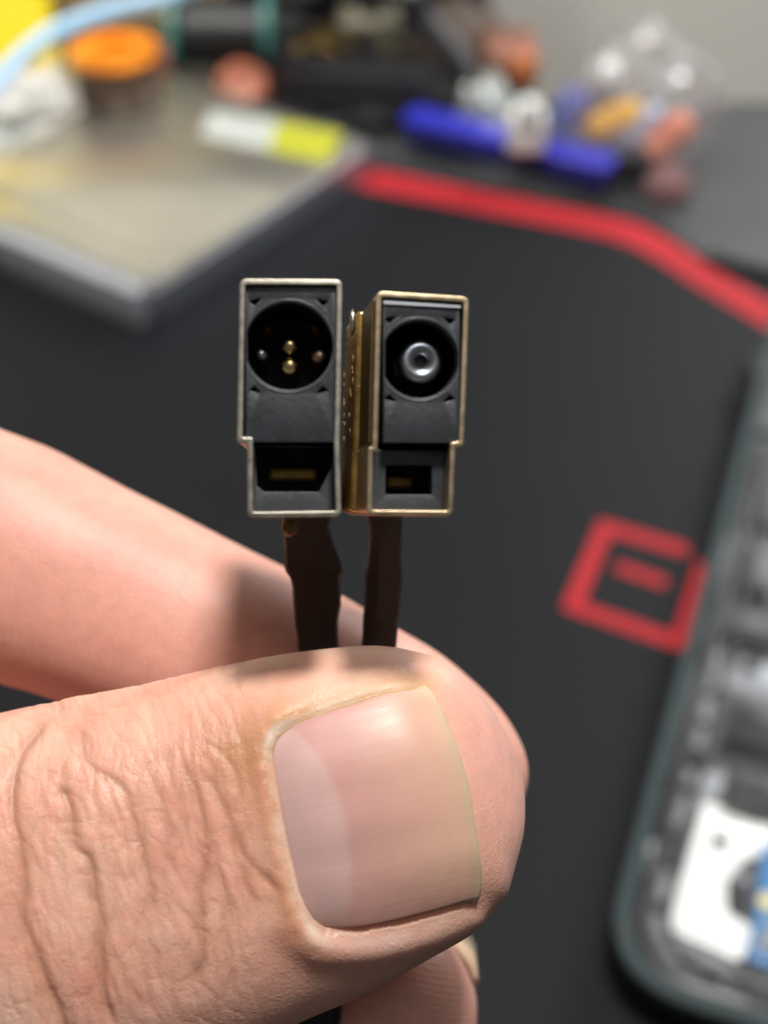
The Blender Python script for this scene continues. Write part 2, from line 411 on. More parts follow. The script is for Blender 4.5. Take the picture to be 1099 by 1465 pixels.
# thumb nail: a curved plate on the thumb
def curve(pts, n):
    P = np.array([p for p in catmull([(*p, 0) for p in pts], 24)])[:, :2]
    d = np.concatenate([[0], np.cumsum(np.hypot(*np.diff(P, axis=0).T))]); t = np.linspace(0, d[-1], n)
    return np.stack([np.interp(t, d, P[:, 0]), np.interp(t, d, P[:, 1])], 1)
NS, NT = 90, 110
c_base = curve([(404, 1043), (388, 1058), (384, 1080), (389, 1112), (400, 1180), (413, 1243), (424, 1285), (440, 1316), (464, 1334)], NT)
c_tip = curve([(607, 981), (622, 1005), (640, 1052), (660, 1120), (675, 1200), (684, 1258), (681, 1291)], NT)
c_top = curve([(404, 1043), (440, 1025), (500, 1003), (560, 985), (607, 981)], NS)
c_bot = curve([(464, 1334), (510, 1333), (560, 1325), (620, 1310), (681, 1291)], NS)
ss, tt = np.meshgrid(np.linspace(0, 1, NS), np.linspace(0, 1, NT), indexing='ij')
G = ((1 - ss)[..., None] * c_base[None] + ss[..., None] * c_tip[None] + (1 - tt)[..., None] * c_top[:, None] + tt[..., None] * c_bot[:, None]
     - ((1 - ss) * (1 - tt))[..., None] * c_base[0] - (ss * (1 - tt))[..., None] * c_tip[0] - ((1 - ss) * tt)[..., None] * c_base[-1] - (ss * tt)[..., None] * c_tip[-1])
NP_, NN_ = np.zeros((NS, NT, 3)), np.zeros((NS, NT, 3))
for i in range(NS):
    for j in range(NT): NP_[i, j], NN_[i, j] = hit(*G[i, j])
off = -0.22 + (0.25 + 0.55 * (1 - (2 * tt - 1) ** 2)) * (np.clip(ss / 0.30, 0, 1) * (2 - np.clip(ss / 0.30, 0, 1))) + 0.12 * ss
off -= 0.15 * np.clip(1 - ss / 0.03, 0, 1) ** 1.5 + 0.52 * np.clip(1 - np.minimum(tt, 1 - tt) / 0.035, 0, 1) * np.clip((1.0 - ss) / 0.1, 0.15, 1)
off += 0.035 * np.sin(tt * 19 + 2) * np.sin(tt * 7.3) * np.clip(ss * 4, 0, 1)
top = NP_ + NN_ * off[..., None]; botm = top - NN_ * 0.38
nv = np.concatenate([top.reshape(-1, 3), botm.reshape(-1, 3)]); nf = []
idx = lambda i, j, l=0: l * NS * NT + i * NT + j
for i in range(NS - 1):
    for j in range(NT - 1):
        nf.append((idx(i, j), idx(i, j + 1), idx(i + 1, j + 1), idx(i + 1, j))); nf.append((idx(i, j, 1), idx(i + 1, j, 1), idx(i + 1, j + 1, 1), idx(i, j + 1, 1)))
    nf.append((idx(i, 0), idx(i + 1, 0), idx(i + 1, 0, 1), idx(i, 0, 1))); nf.append((idx(i, NT - 1), idx(i, NT - 1, 1), idx(i + 1, NT - 1, 1), idx(i + 1, NT - 1)))
for j in range(NT - 1):
    nf.append((idx(0, j), idx(0, j, 1), idx(0, j + 1, 1), idx(0, j + 1))); nf.append((idx(NS - 1, j), idx(NS - 1, j + 1), idx(NS - 1, j + 1, 1), idx(NS - 1, j, 1)))

# carve the skin: nail bed, folds, creases, bulges
def poly_dist(x, y, P, closed=False):
    d = np.full(len(x), 1e9); Q = list(P) + ([P[0]] if closed else [])
    for a, b in zip(Q[:-1], Q[1:]):
        ax, ay, bx, by = a[0], a[1], b[0], b[1]; L = (bx - ax) ** 2 + (by - ay) ** 2 + 1e-9
        t = np.clip(((x - ax) * (bx - ax) + (y - ay) * (by - ay)) / L, 0, 1)
        d = np.minimum(d, np.hypot(x - ax - t * (bx - ax), y - ay - t * (by - ay)))
    return d
def inside(x, y, P):
    r = np.zeros(len(x), bool)
    for a, b in zip(P, list(P[1:]) + [P[0]]):
        c = ((a[1] > y) != (b[1] > y)) & (x < (b[0] - a[0]) * (y - a[1]) / (b[1] - a[1] + 1e-12) + a[0]); r ^= c
    return r
def sstep(x, a, b): t = np.clip((x - a) / (b - a), 0, 1); return t * t * (3 - 2 * t)
thumb = (V[:, 2] > -3.5) & (N[:, 2] > -0.2) & (PX > -120) & (PY > 880)
I = np.where(thumb)[0]; x, y = PX[I], PY[I]
nail_out = [tuple(p) for p in list(c_top[::6]) + list(c_tip[::8]) + list(c_bot[::-6]) + list(c_base[::-8])]
dn = poly_dist(x, y, nail_out, True); ins = inside(x, y, nail_out); sd = np.where(ins, -dn, dn)
disp = np.zeros(len(I))
disp -= 0.62 * sstep(-sd, 3, 17)
base_d = poly_dist(x, y, [tuple(p) for p in c_base[::8]])
side_tip = poly_dist(x, y, [tuple(p) for p in c_tip[::8]])
notip = sstep(side_tip, 4, 40)
base_d = poly_dist(x, y, [tuple(p) for p in c_base[::8]])
wobA = np.array([noise.noise(Vector((a * 0.02, b * 0.02, 5.0))) for a, b in zip(x, y)])
fold = np.exp(-((sd - 14) / 12.0) ** 2) * sstep(sd, -6, 4)
disp += 0.22 * fold * notip * (0.8 + 0.7 * wobA) * np.exp(-(base_d / 45) ** 2)
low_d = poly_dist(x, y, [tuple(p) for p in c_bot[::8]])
disp += 0.62 * np.exp(-(((sd - 32) / 26.0) ** 2)) * np.exp(-(low_d / 60) ** 2) * (sd > 0) * notip
top_d = poly_dist(x, y, [tuple(p) for p in c_top[::8]])
disp += 0.26 * np.exp(-(((sd - 30) / 26.0) ** 2)) * np.exp(-(top_d / 60) ** 2) * (sd > 0) * notip
k7 = 2.498
CR = [  # (depth mm, half width px, points in the enlarged crop)
    (0.80, 9, [(190, 100), (110, 190), (52, 300), (40, 420), (66, 560), (86, 720), (84, 840), (130, 950), (170, 1080), (222, 1200), (260, 1330)]),
    (0.78, 9, [(212, 340), (250, 450), (266, 580), (318, 630), (336, 750), (356, 860), (360, 980), (376, 1130), (410, 1240)]),
    (0.36, 7, [(318, 110), (292, 180), (320, 280), (400, 340), (458, 400), (482, 500), (512, 620), (540, 740), (530, 840)]),
    (0.13, 6, [(120, 492), (258, 490), (400, 470)]), (0.11, 6, [(285, 556), (380, 548), (478, 540)]),
    (0.09, 6, [(120, 330), (200, 320), (240, 380)]),
    (0.20, 7, [(500, 260), (545, 350), (590, 450), (600, 600), (640, 720)]),
    (0.22, 7, [(590, 210), (612, 340), (655, 470), (640, 560)]),
    (0.40, 7, [(640, 250), (716, 430), (736, 620), (720, 760), (726, 950), (700, 1080)]),
    (0.40, 9, [(720, 290), (790, 420), (860, 590), (940, 690), (990, 760)]),
    (0.32, 8, [(858, 480), (868, 640), (900, 760), (940, 810)]),
    (0.26, 7, [(740, 620), (800, 740), (832, 850)]), (0.22, 8, [(690, 760), (702, 960), (690, 1090)]), (0.22, 8, [(796, 790), (822, 950), (810, 1040)]),
    (0.22, 7, [(700, 180), (780, 240), (850, 330), (850, 470)]), (0.2, 7, [(930, 640), (960, 700), (1000, 760)]),
    (0.18, 6, [(620, 300), (680, 380), (710, 470)]), (0.08, 6, [(430, 470), (470, 440), (560, 420)]), (0.08, 6, [(400, 700), (470, 690), (520, 660)]),
]
wob = np.array([noise.noise(Vector((a * 0.03, b * 0.03, 1.0))) for a, b in zip(x, y)])
wob2 = np.array([noise.noise(Vector((a * 0.011, b * 0.011, 7.0))) for a, b in zip(x, y)])
red = np.zeros(len(I))
wx = x + 3.0 * wob; wy = y + 3.0 * wob2
for A, w, P in CR:
    Q = [(p[0] / k7, 980 + p[1] / k7) for p in catmull([(*p, 0) for p in P], 5)]
    d = poly_dist(wx, wy, Q)
    ends = np.minimum(np.hypot(wx - Q[0][0], wy - Q[0][1]), np.hypot(wx - Q[-1][0], wy - Q[-1][1])); fade = sstep(ends, 0, 26)
    amp = 0.44 * A * (0.8 + 0.5 * wob2) * fade
    disp += -0.85 * amp * np.exp(-np.abs(d / (w * 0.75)) ** 1.2) + 0.20 * amp * np.exp(-((d - 3.4 * w) / (3.0 * w)) ** 2)
    red += np.exp(-(d / (w * 1.3)) ** 2) * min(1, A * 1.8) * fade
# finer cross wrinkles between the knuckle and the nail, running across the thumb
knuck = sstep(x, -80, 40) * (1 - sstep(x, 330, 400)) * sstep(sd, 6, 40)
s_ = (x - TO[0]) * math.cos(TA) + (y - TO[1]) * math.sin(TA); n_ = (x - TO[0]) * math.sin(TA) - (y - TO[1]) * math.cos(TA)
fine = np.array([noise.noise(Vector((a * 0.05 + 0.8 * c, b * 0.012, 3.0))) for a, b, c in zip(s_, n_, wob2)])
fine2 = np.array([noise.noise(Vector((a * 0.11, b * 0.03, 9.0))) for a, b in zip(s_, n_)])
rough_c = np.array([noise.noise(Vector((a * 0.06, b * 0.06, 11.0))) for a, b in zip(x, y)])
disp += 0.05 * rough_c * np.exp(-(base_d / 38) ** 2) * (sd > 0) * notip
disp += knuck * (0.10 * (np.abs(fine) ** 0.8 - 0.3) + 0.03 * fine2) * (1 - sstep(np.abs(n_), 150, 240))
net = np.zeros(len(I)); kk = np.where(knuck > 0.02)[0]
for sc_, A_, wd_ in ((1.0, 0.05, 0.10), (2.1, 0.022, 0.13)):
    for q_ in kk:
        f_ = noise.voronoi(Vector((s_[q_] * 0.036 * sc_ + 0.9 * wob2[q_] + 0.35 * wob[q_], n_[q_] * 0.0125 * sc_ + 0.3 * wob[q_], 4.2 * sc_)))[0]
        g_ = math.exp(-(f_[1] - f_[0]) / wd_)
        disp[q_] -= A_ * g_ * knuck[q_]; net[q_] = max(net[q_], g_ * knuck[q_] * A_ / 0.05)
Vn = V.copy(); Vn[I] += N[I] * disp[:, None]
# low lumps over the whole hand so that no outline runs perfectly smooth
lump = np.array([noise.noise(Vector(v) * 0.16) for v in V]); Vn += N * (0.16 * lump)[:, None]
# DIP crease of the index, a shallow hollow near the left edge
hm.vertices.foreach_set('co', (Vn * MM).ravel()); hm.update()

# skin colour: pinker pads, ochre cuticle, darker redder creases, sheen painted below the nail
base = np.tile(np.array([0.76, 0.435, 0.32]), (len(V), 1))
blot = np.array([noise.noise(Vector(v) * 0.22 + Vector((3, 1, 4))) for v in V])[:, None]
blot2 = np.array([noise.noise(Vector(v) * 0.7 + Vector((9, 1, 4))) for v in V])[:, None]
base *= 1 + 0.07 * blot2 * np.array([0.3, 1.5, 1.6])
base *= 1 + 0.22 * blot * np.array([0.5, 1.2, 1.3])
def mixin(mask, col):
    global base
    base = base * (1 - mask[:, None]) + np.array(col) * mask[:, None]
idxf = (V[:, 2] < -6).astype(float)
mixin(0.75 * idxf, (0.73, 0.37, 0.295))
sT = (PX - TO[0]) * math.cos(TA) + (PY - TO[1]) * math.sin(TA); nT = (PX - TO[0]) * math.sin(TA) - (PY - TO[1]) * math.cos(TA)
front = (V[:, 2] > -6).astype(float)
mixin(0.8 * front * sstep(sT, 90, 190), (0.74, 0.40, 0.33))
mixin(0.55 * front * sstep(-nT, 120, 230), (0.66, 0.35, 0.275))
full = np.zeros(len(V))
full[I] = np.clip(red + 0.35 * net, 0, 1); mixin(0.6 * full, (0.46, 0.205, 0.12))
full[:] = 0; full[I] = np.exp(-(base_d / 42.0) ** 2) * (sd > 0) * 0.95 * (0.7 + 0.6 * wob2); mixin(np.clip(full, 0, 1), (0.56, 0.265, 0.135))
full[:] = 0; full[I] = np.exp(-(((x - 345) / 60) ** 2 + ((y - 1078) / 55) ** 2)) * 0.85; mixin(full, (0.50, 0.245, 0.12))
full[:] = 0; full[I] = np.exp(-(top_d / 20.0) ** 2) * (sd > -6) * 0.75; mixin(full, (0.62, 0.36, 0.16))
full[:] = 0; full[I] = np.exp(-((sd - 3) / 5.0) ** 2) * notip * (0.40 + 0.5 * wob); mixin(np.clip(full, 0, 1), (0.72, 0.58, 0.46))
full[:] = 0; full[I] = np.exp(-((sd - 17) / 11.0) ** 2) * np.exp(-(low_d / 34) ** 2) * (0.6 + 0.6 * wobA) * (1 - sstep(x, 560, 660)); mixin(np.clip(full, 0, 0.7), (0.80, 0.58, 0.50))  # pale tint paints the sheen on the fold below the nail
cuts = np.minimum(np.hypot(x - 393, y - 1052), np.hypot(x - 446, y - 1334))
full[:] = 0; full[I] = np.exp(-(cuts / 26) ** 2) * np.exp(-((sd - 4) / 6) ** 2) * 0.8; mixin(full, (0.82, 0.70, 0.58))
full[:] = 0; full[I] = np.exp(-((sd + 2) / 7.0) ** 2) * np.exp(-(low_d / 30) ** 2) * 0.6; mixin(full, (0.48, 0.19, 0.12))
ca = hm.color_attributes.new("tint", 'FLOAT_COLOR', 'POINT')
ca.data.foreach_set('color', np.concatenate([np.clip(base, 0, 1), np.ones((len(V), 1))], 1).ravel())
# fingerprint ridges: phase in mm and where they show
sI = (PX - IO[0]) * math.cos(IA) + (PY - IO[1]) * math.sin(IA); nI = (PX - IO[0]) * math.sin(IA) - (PY - IO[1]) * math.cos(IA)
phase = np.zeros(len(V)); mask = np.zeros(len(V))
mi = (V[:, 2] < -6)
phI = (np.hypot((sI - 120) * 0.55, nI + 60)) / 19.6
phT = np.hypot((sT - 40) * 1.0, nT * 0.9 + 20) / 23.5
phase = np.where(mi, phI, phT) + 0.25 * lump
rn = np.array([noise.noise(Vector(v) * 0.45 + Vector((1, 8, 2))) for v in V])
mask = np.clip(0.75 + 1.2 * rn, 0, 1) * np.where(mi, sstep(sI, 90, 190), sstep(sT, 130, 185) * front)
for nm, dat in (("phase", phase), ("ridge", mask)):
    a = hm.attributes.new(nm, 'FLOAT', 'POINT'); a.data.foreach_set('value', dat.astype(np.float32))

def skin_mat():
    m, nt, b = node_mat("skin"); L = nt.links.new
    at = nt.nodes.new('ShaderNodeAttribute'); at.attribute_name = "tint"
    tc = nt.nodes.new('ShaderNodeTexCoord')
    n = nt.nodes.new('ShaderNodeTexNoise'); n.inputs['Scale'].default_value = 900; n.inputs['Detail'].default_value = 6; L(tc.outputs['Object'], n.inputs['Vector'])
    mr = nt.nodes.new('ShaderNodeMapRange'); mr.inputs[3].default_value = 0.86; mr.inputs[4].default_value = 1.12; L(n.outputs['Fac'], mr.inputs[0])
    mx = nt.nodes.new('ShaderNodeMix'); mx.data_type = 'RGBA'; mx.blend_type = 'MULTIPLY'; mx.inputs[0].default_value = 1
    L(at.outputs['Color'], mx.inputs[6]); L(mr.outputs[0], mx.inputs[7]); L(mx.outputs[2], b.inputs['Base Color'])
    vo = nt.nodes.new('ShaderNodeTexVoronoi'); vo.feature = 'DISTANCE_TO_EDGE'; vo.inputs['Scale'].default_value = 3000
    dn_ = nt.nodes.new('ShaderNodeTexNoise'); dn_.inputs['Scale'].default_value = 1500
    L(tc.outputs['Object'], dn_.inputs['Vector'])
    wv = nt.nodes.new('ShaderNodeVectorMath'); wv.operation = 'MULTIPLY_ADD'; wv.inputs[1].default_value = (0.0003,) * 3
    L(dn_.outputs['Color'], wv.inputs[0]); L(tc.outputs['Object'], wv.inputs[2]); L(wv.outputs[0], vo.inputs['Vector'])
    sm = nt.nodes.new('ShaderNodeMapRange'); sm.inputs[1].default_value = 0.0; sm.inputs[2].default_value = 0.4; L(vo.outputs['Distance'], sm.inputs[0])
    n3 = nt.nodes.new('ShaderNodeTexNoise'); n3.inputs['Scale'].default_value = 4200; n3.inputs['Detail'].default_value = 3; L(tc.outputs['Object'], n3.inputs['Vector'])
    ad = nt.nodes.new('ShaderNodeMath'); ad.operation = 'MULTIPLY_ADD'; ad.inputs[1].default_value = 0.9; L(n3.outputs['Fac'], ad.inputs[0]); L(sm.outputs[0], ad.inputs[2])
    ph = nt.nodes.new('ShaderNodeAttribute'); ph.attribute_name = "phase"; rd = nt.nodes.new('ShaderNodeAttribute'); rd.attribute_name = "ridge"
    mu = nt.nodes.new('ShaderNodeMath'); mu.operation = 'MULTIPLY'; mu.inputs[1].default_value = 2 * math.pi / 0.41; L(ph.outputs['Fac'], mu.inputs[0])
    si = nt.nodes.new('ShaderNodeMath'); si.operation = 'SINE'; L(mu.outputs[0], si.inputs[0])
    sr = nt.nodes.new('ShaderNodeMath'); sr.operation = 'MULTIPLY'; L(si.outputs[0], sr.inputs[0]); L(rd.outputs['Fac'], sr.inputs[1])
    v2 = nt.nodes.new('ShaderNodeTexVoronoi'); v2.feature = 'DISTANCE_TO_EDGE'; v2.inputs['Scale'].default_value = 1150
    wv2 = nt.nodes.new('ShaderNodeVectorMath'); wv2.operation = 'MULTIPLY_ADD'; wv2.inputs[1].default_value = (0.0009,) * 3
    L(dn_.outputs['Color'], wv2.inputs[0]); L(tc.outputs['Object'], wv2.inputs[2])
    mp2 = nt.nodes.new('ShaderNodeMapping'); mp2.inputs['Scale'].default_value = (1.5, 0.75, 1); mp2.inputs['Rotation'].default_value = (0, 0, 0.3); L(wv2.outputs[0], mp2.inputs[0]); L(mp2.outputs[0], v2.inputs['Vector'])
    s2_ = nt.nodes.new('ShaderNodeMapRange'); s2_.inputs[2].default_value = 0.10; L(v2.outputs['Distance'], s2_.inputs[0])
    ad2 = nt.nodes.new('ShaderNodeMath'); ad2.operation = 'MULTIPLY_ADD'; ad2.inputs[1].default_value = 0.45; L(s2_.outputs[0], ad2.inputs[0]); L(ad.outputs[0], ad2.inputs[2]); ad = ad2
    hh = nt.nodes.new('ShaderNodeMath'); hh.operation = 'MULTIPLY_ADD'; hh.inputs[1].default_value = 0.75; L(sr.outputs[0], hh.inputs[0]); L(ad.outputs[0], hh.inputs[2])
    bp = nt.nodes.new('ShaderNodeBump'); bp.inputs['Strength'].default_value = 0.30; bp.inputs['Distance'].default_value = 0.000048
    L(hh.outputs[0], bp.inputs['Height']); L(bp.outputs[0], b.inputs['Normal'])
    r2 = nt.nodes.new('ShaderNodeMapRange'); r2.inputs[3].default_value = 0.36; r2.inputs[4].default_value = 0.54; L(n.outputs['Fac'], r2.inputs[0]); L(r2.outputs[0], b.inputs['Roughness'])
    setp(b, Subsurface_Weight=0.7, Subsurface_Radius=(1.0, 0.33, 0.2), Subsurface_Scale=0.00125)
    b.inputs['Specular IOR Level'].default_value = 0.38
    return m
m_skin = skin_mat()
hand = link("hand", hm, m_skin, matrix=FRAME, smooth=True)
tag(hand, "bare hand pinching two black cables between its thumb and index finger", "hand")

def nail_mat(name):
    m, nt, b = node_mat(name); L = nt.links.new
    at = nt.nodes.new('ShaderNodeAttribute'); at.attribute_name = "tint"
    tc = nt.nodes.new('ShaderNodeTexCoord')
    n = nt.nodes.new('ShaderNodeTexNoise'); n.inputs['Scale'].default_value = 700; n.inputs['Detail'].default_value = 4; L(tc.outputs['Object'], n.inputs['Vector'])
    mr = nt.nodes.new('ShaderNodeMapRange'); mr.inputs[3].default_value = 0.94; mr.inputs[4].default_value = 1.06; L(n.outputs['Fac'], mr.inputs[0])
    mx = nt.nodes.new('ShaderNodeMix'); mx.data_type = 'RGBA'; mx.blend_type = 'MULTIPLY'; mx.inputs[0].default_value = 1
    L(at.outputs['Color'], mx.inputs[6]); L(mr.outputs[0], mx.inputs[7]); L(mx.outputs[2], b.inputs['Base Color'])
    uv = nt.nodes.new('ShaderNodeAttribute'); uv.attribute_name = "across"
    mp = nt.nodes.new('ShaderNodeCombineXYZ'); al = nt.nodes.new('ShaderNodeAttribute'); al.attribute_name = "along"
    ml = nt.nodes.new('ShaderNodeMath'); ml.operation = 'MULTIPLY'; ml.inputs[1].default_value = 0.05; L(al.outputs['Fac'], ml.inputs[0])
    L(uv.outputs['Fac'], mp.inputs[0]); L(ml.outputs[0], mp.inputs[1])
    n2 = nt.nodes.new('ShaderNodeTexNoise'); n2.inputs['Scale'].default_value = 46; n2.inputs['Detail'].default_value = 4; L(mp.outputs[0], n2.inputs['Vector'])
    bp = nt.nodes.new('ShaderNodeBump'); bp.inputs['Strength'].default_value = 0.24; bp.inputs['Distance'].default_value = 0.00006
    L(n2.outputs['Fac'], bp.inputs['Height']); L(bp.outputs[0], b.inputs['Normal'])
    r2 = nt.nodes.new('ShaderNodeMapRange'); r2.inputs[3].default_value = 0.32; r2.inputs[4].default_value = 0.5; L(n2.outputs['Fac'], r2.inputs[0]); L(r2.outputs[0], b.inputs['Roughness'])
    setp(b, Subsurface_Weight=0.4, Subsurface_Radius=(1.0, 0.5, 0.4), Subsurface_Scale=0.0006)
    b.inputs['Specular IOR Level'].default_value = 0.4
    return m
m_nail = nail_mat("nail_keratin")
nme = pydata(nv, nf)
s2, t2 = ss.ravel(), tt.ravel()
col = np.zeros((NS * NT, 3)); nA, nB = np.array([0.60, 0.33, 0.29]), np.array([0.665, 0.405, 0.30])
gx = sstep(s2 + 0.1 * np.array([noise.noise(Vector((a * 2, b * 5, 8))) for a, b in zip(s2, t2)]), 0.2, 0.95)[:, None]; col = nA * (1 - gx) + nB * gx
wv = np.array([noise.noise(Vector((a * 1.5, b * 14, 2))) for a, b in zip(s2, t2)])
pk = (np.exp(-((s2 - 0.42 - 0.1 * wv) / 0.2) ** 2) * 0.35)[:, None]; col = col * (1 - pk) + np.array([0.58, 0.32, 0.28]) * pk
lun_e = 0.365 * np.sqrt(np.clip(1 - ((t2 - 0.52) / 0.50) ** 2, 0, 1)) + 0.01 * wv
lm = (sstep(lun_e - s2, -0.02, 0.04) * 0.55)[:, None]; col = col * (1 - lm) + np.array([0.64, 0.46, 0.425]) * lm
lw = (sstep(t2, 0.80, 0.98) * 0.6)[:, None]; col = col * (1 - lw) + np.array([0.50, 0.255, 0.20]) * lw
fe = sstep(s2 + 0.012 * wv, 0.95, 0.975)[:, None]; col = col * (1 - fe) + np.array([0.60, 0.45, 0.30]) * fe
yb = (sstep(s2, 0.85, 0.945) * 0.3)[:, None] * (1 - fe); col = col * (1 - yb) + np.array([0.66, 0.48, 0.31]) * yb
st_ = np.array([noise.noise(Vector((a * 0.8, b * 40, 5))) for a, b in zip(s2, t2)])
col *= (0.98 * (1 + 0.05 * wv + 0.022 * st_))[:, None]
col = np.concatenate([col, col])
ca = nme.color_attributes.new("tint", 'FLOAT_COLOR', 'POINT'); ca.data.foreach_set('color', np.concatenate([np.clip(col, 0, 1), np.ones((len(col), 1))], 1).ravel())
for nm, dat in (("across", np.tile(t2, 2)), ("along", np.tile(s2, 2))):
    a = nme.attributes.new(nm, 'FLOAT', 'POINT'); a.data.foreach_set('value', dat.astype(np.float32))
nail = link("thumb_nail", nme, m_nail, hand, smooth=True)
# middle finger nail: the pale edge that shows past the fingertip
q = [H(*p) for p in ((640, 1338, -18.5), (657, 1352, -18), (672, 1372, -18), (681, 1392, -18.2), (684, 1410, -18.6))]
fv, ff = [], []
for k, (a, b, c) in enumerate(q):
    dr = Vector((a - H(553, 1446, -17)[0], b - H(553, 1446, -17)[1], 0)).normalized(); t = 0.18 * math.sin(math.pi * (k + 0.35) / 4.9)
    for zz, rr in ((0.5, -0.35), (0.3, t), (-6, t + 0.2), (-6, -0.8)): fv.append((a + dr.x * rr, b + dr.y * rr, c + zz))
for k in range(4):
    for j in range(4): ff.append((4 * k + j, 4 * k + (j + 1) % 4, 4 * k + 4 + (j + 1) % 4, 4 * k + 4 + j))
ff += [(0, 3, 2, 1), (16, 17, 18, 19)]
m_nail2 = pm("nail_edge", (0.62, 0.45, 0.30), 0.45, 0, 0.1, 500)
link("finger_nail", pydata(fv, ff), m_nail2, hand, smooth=True)

# ------------------------------------------------------------------ the two power jacks with their cables
KZ = 10.0; KP = FPX / (D0 - KZ)                       # photograph pixels per mm at the mouths
m_shell_a = pm("nickel_shell", (0.47, 0.435, 0.355), 0.44, 1.0, 0.35, 1400, 0.25, 4200, 0.00004)
m_shell_b = pm("gilt_shell", (0.54, 0.42, 0.27), 0.40, 1.0, 0.35, 1400, 0.25, 4200, 0.00004)
m_gold = pm("gold_plate", (0.72, 0.46, 0.16), 0.3, 1.0, 0.3, 700, 0.5, 2500, 0.00006)
m_gold_d = pm("tarnished_gold", (0.50, 0.30, 0.07), 0.5, 0.8, 0.4, 900)
m_plast = pm("jack_plastic", (0.029, 0.031, 0.036), 0.42, 0, 0.55, 500, 0.5, 3000, 0.00005)
m_lip = pm("jack_plastic_worn", (0.085, 0.092, 0.10), 0.36, 0, 0.3, 600, 0.5, 2500, 0.00005)
m_bore = pm("bore_black", (0.004, 0.004, 0.004), 0.55, 0, 0.2, 500)
m_pin = pm("pin_steel", (0.55, 0.58, 0.62), 0.3, 1.0, 0.1, 800, 0.2, 4000, 0.00003)
m_pin_g = pm("pin_gold", (0.85, 0.60, 0.28), 0.25, 1.0, 0.1, 800)
m_pin_c = pm("pin_copper", (0.75, 0.45, 0.30), 0.35, 1.0, 0.1, 800)
m_amber = pm("amber_reflection", (0.75, 0.34, 0.08), 0.45, 0.9, 0.3, 900)
m_solder = pm("solder", (0.24, 0.16, 0.08), 0.55, 1.0, 0.25, 900, 0.4, 3000, 0.00006)

def cable_mat():
    m, nt, b = node_mat("cable_sleeve"); L = nt.links.new
    tc = nt.nodes.new('ShaderNodeTexCoord')
    n = nt.nodes.new('ShaderNodeTexNoise'); n.inputs['Scale'].default_value = 450; n.inputs['Detail'].default_value = 5; L(tc.outputs['Object'], n.inputs['Vector'])
    mx = nt.nodes.new('ShaderNodeMix'); mx.data_type = 'RGBA'; mx.inputs[6].default_value = (0.004, 0.0036, 0.0035, 1); mx.inputs[7].default_value = (0.011, 0.009, 0.008, 1)
    L(n.outputs['Fac'], mx.inputs[0]); L(mx.outputs[2], b.inputs['Base Color'])
    w = nt.nodes.new('ShaderNodeTexWave'); w.bands_direction = 'DIAGONAL'; w.inputs['Scale'].default_value = 1500; w.inputs['Distortion'].default_value = 4; w.inputs['Detail Scale'].default_value = 3
    L(tc.outputs['Object'], w.inputs['Vector'])
    bp = nt.nodes.new('ShaderNodeBump'); bp.inputs['Strength'].default_value = 0.4; bp.inputs['Distance'].default_value = 0.00006
    L(w.outputs['Fac'], bp.inputs['Height']); L(bp.outputs[0], b.inputs['Normal']); setp(b, Roughness=0.42)
    return m
m_cable = cable_mat()

def jack(name, cpx, yaw, label, group):
    r = bpy.data.objects.new(name, None); COL.objects.link(r); r.empty_display_size = 0.003
    p = H(cpx[0], cpx[1], KZ)
    r.matrix_world = FRAME @ Matrix.Translation(Vector(p) * MM) @ Matrix.Rotation(math.radians(yaw), 4, 'Y')
    tag(r, label, "power jack", group); r['_c'] = cpx
    return r
def L_(c):
    return lambda P: [((a - c[0]) / KP, (c[1] - b) / KP) for a, b in P]
def dome_pin(r, ln, hole=0.0):
    if hole > 0: pr = [(r, -ln), (r, -0.32), (r * 0.94, -0.12), (r * 0.78, 0.0), (r * 0.58, 0.0), (hole * 1.25, -0.14), (hole, -0.32), (hole, -1.6), (0, -1.6)]
    else: pr = [(r, -ln), (r, -0.3), (r * 0.85, -0.1), (r * 0.55, 0.0), (0, 0.03)]
    return lathe_me(pr, 40)

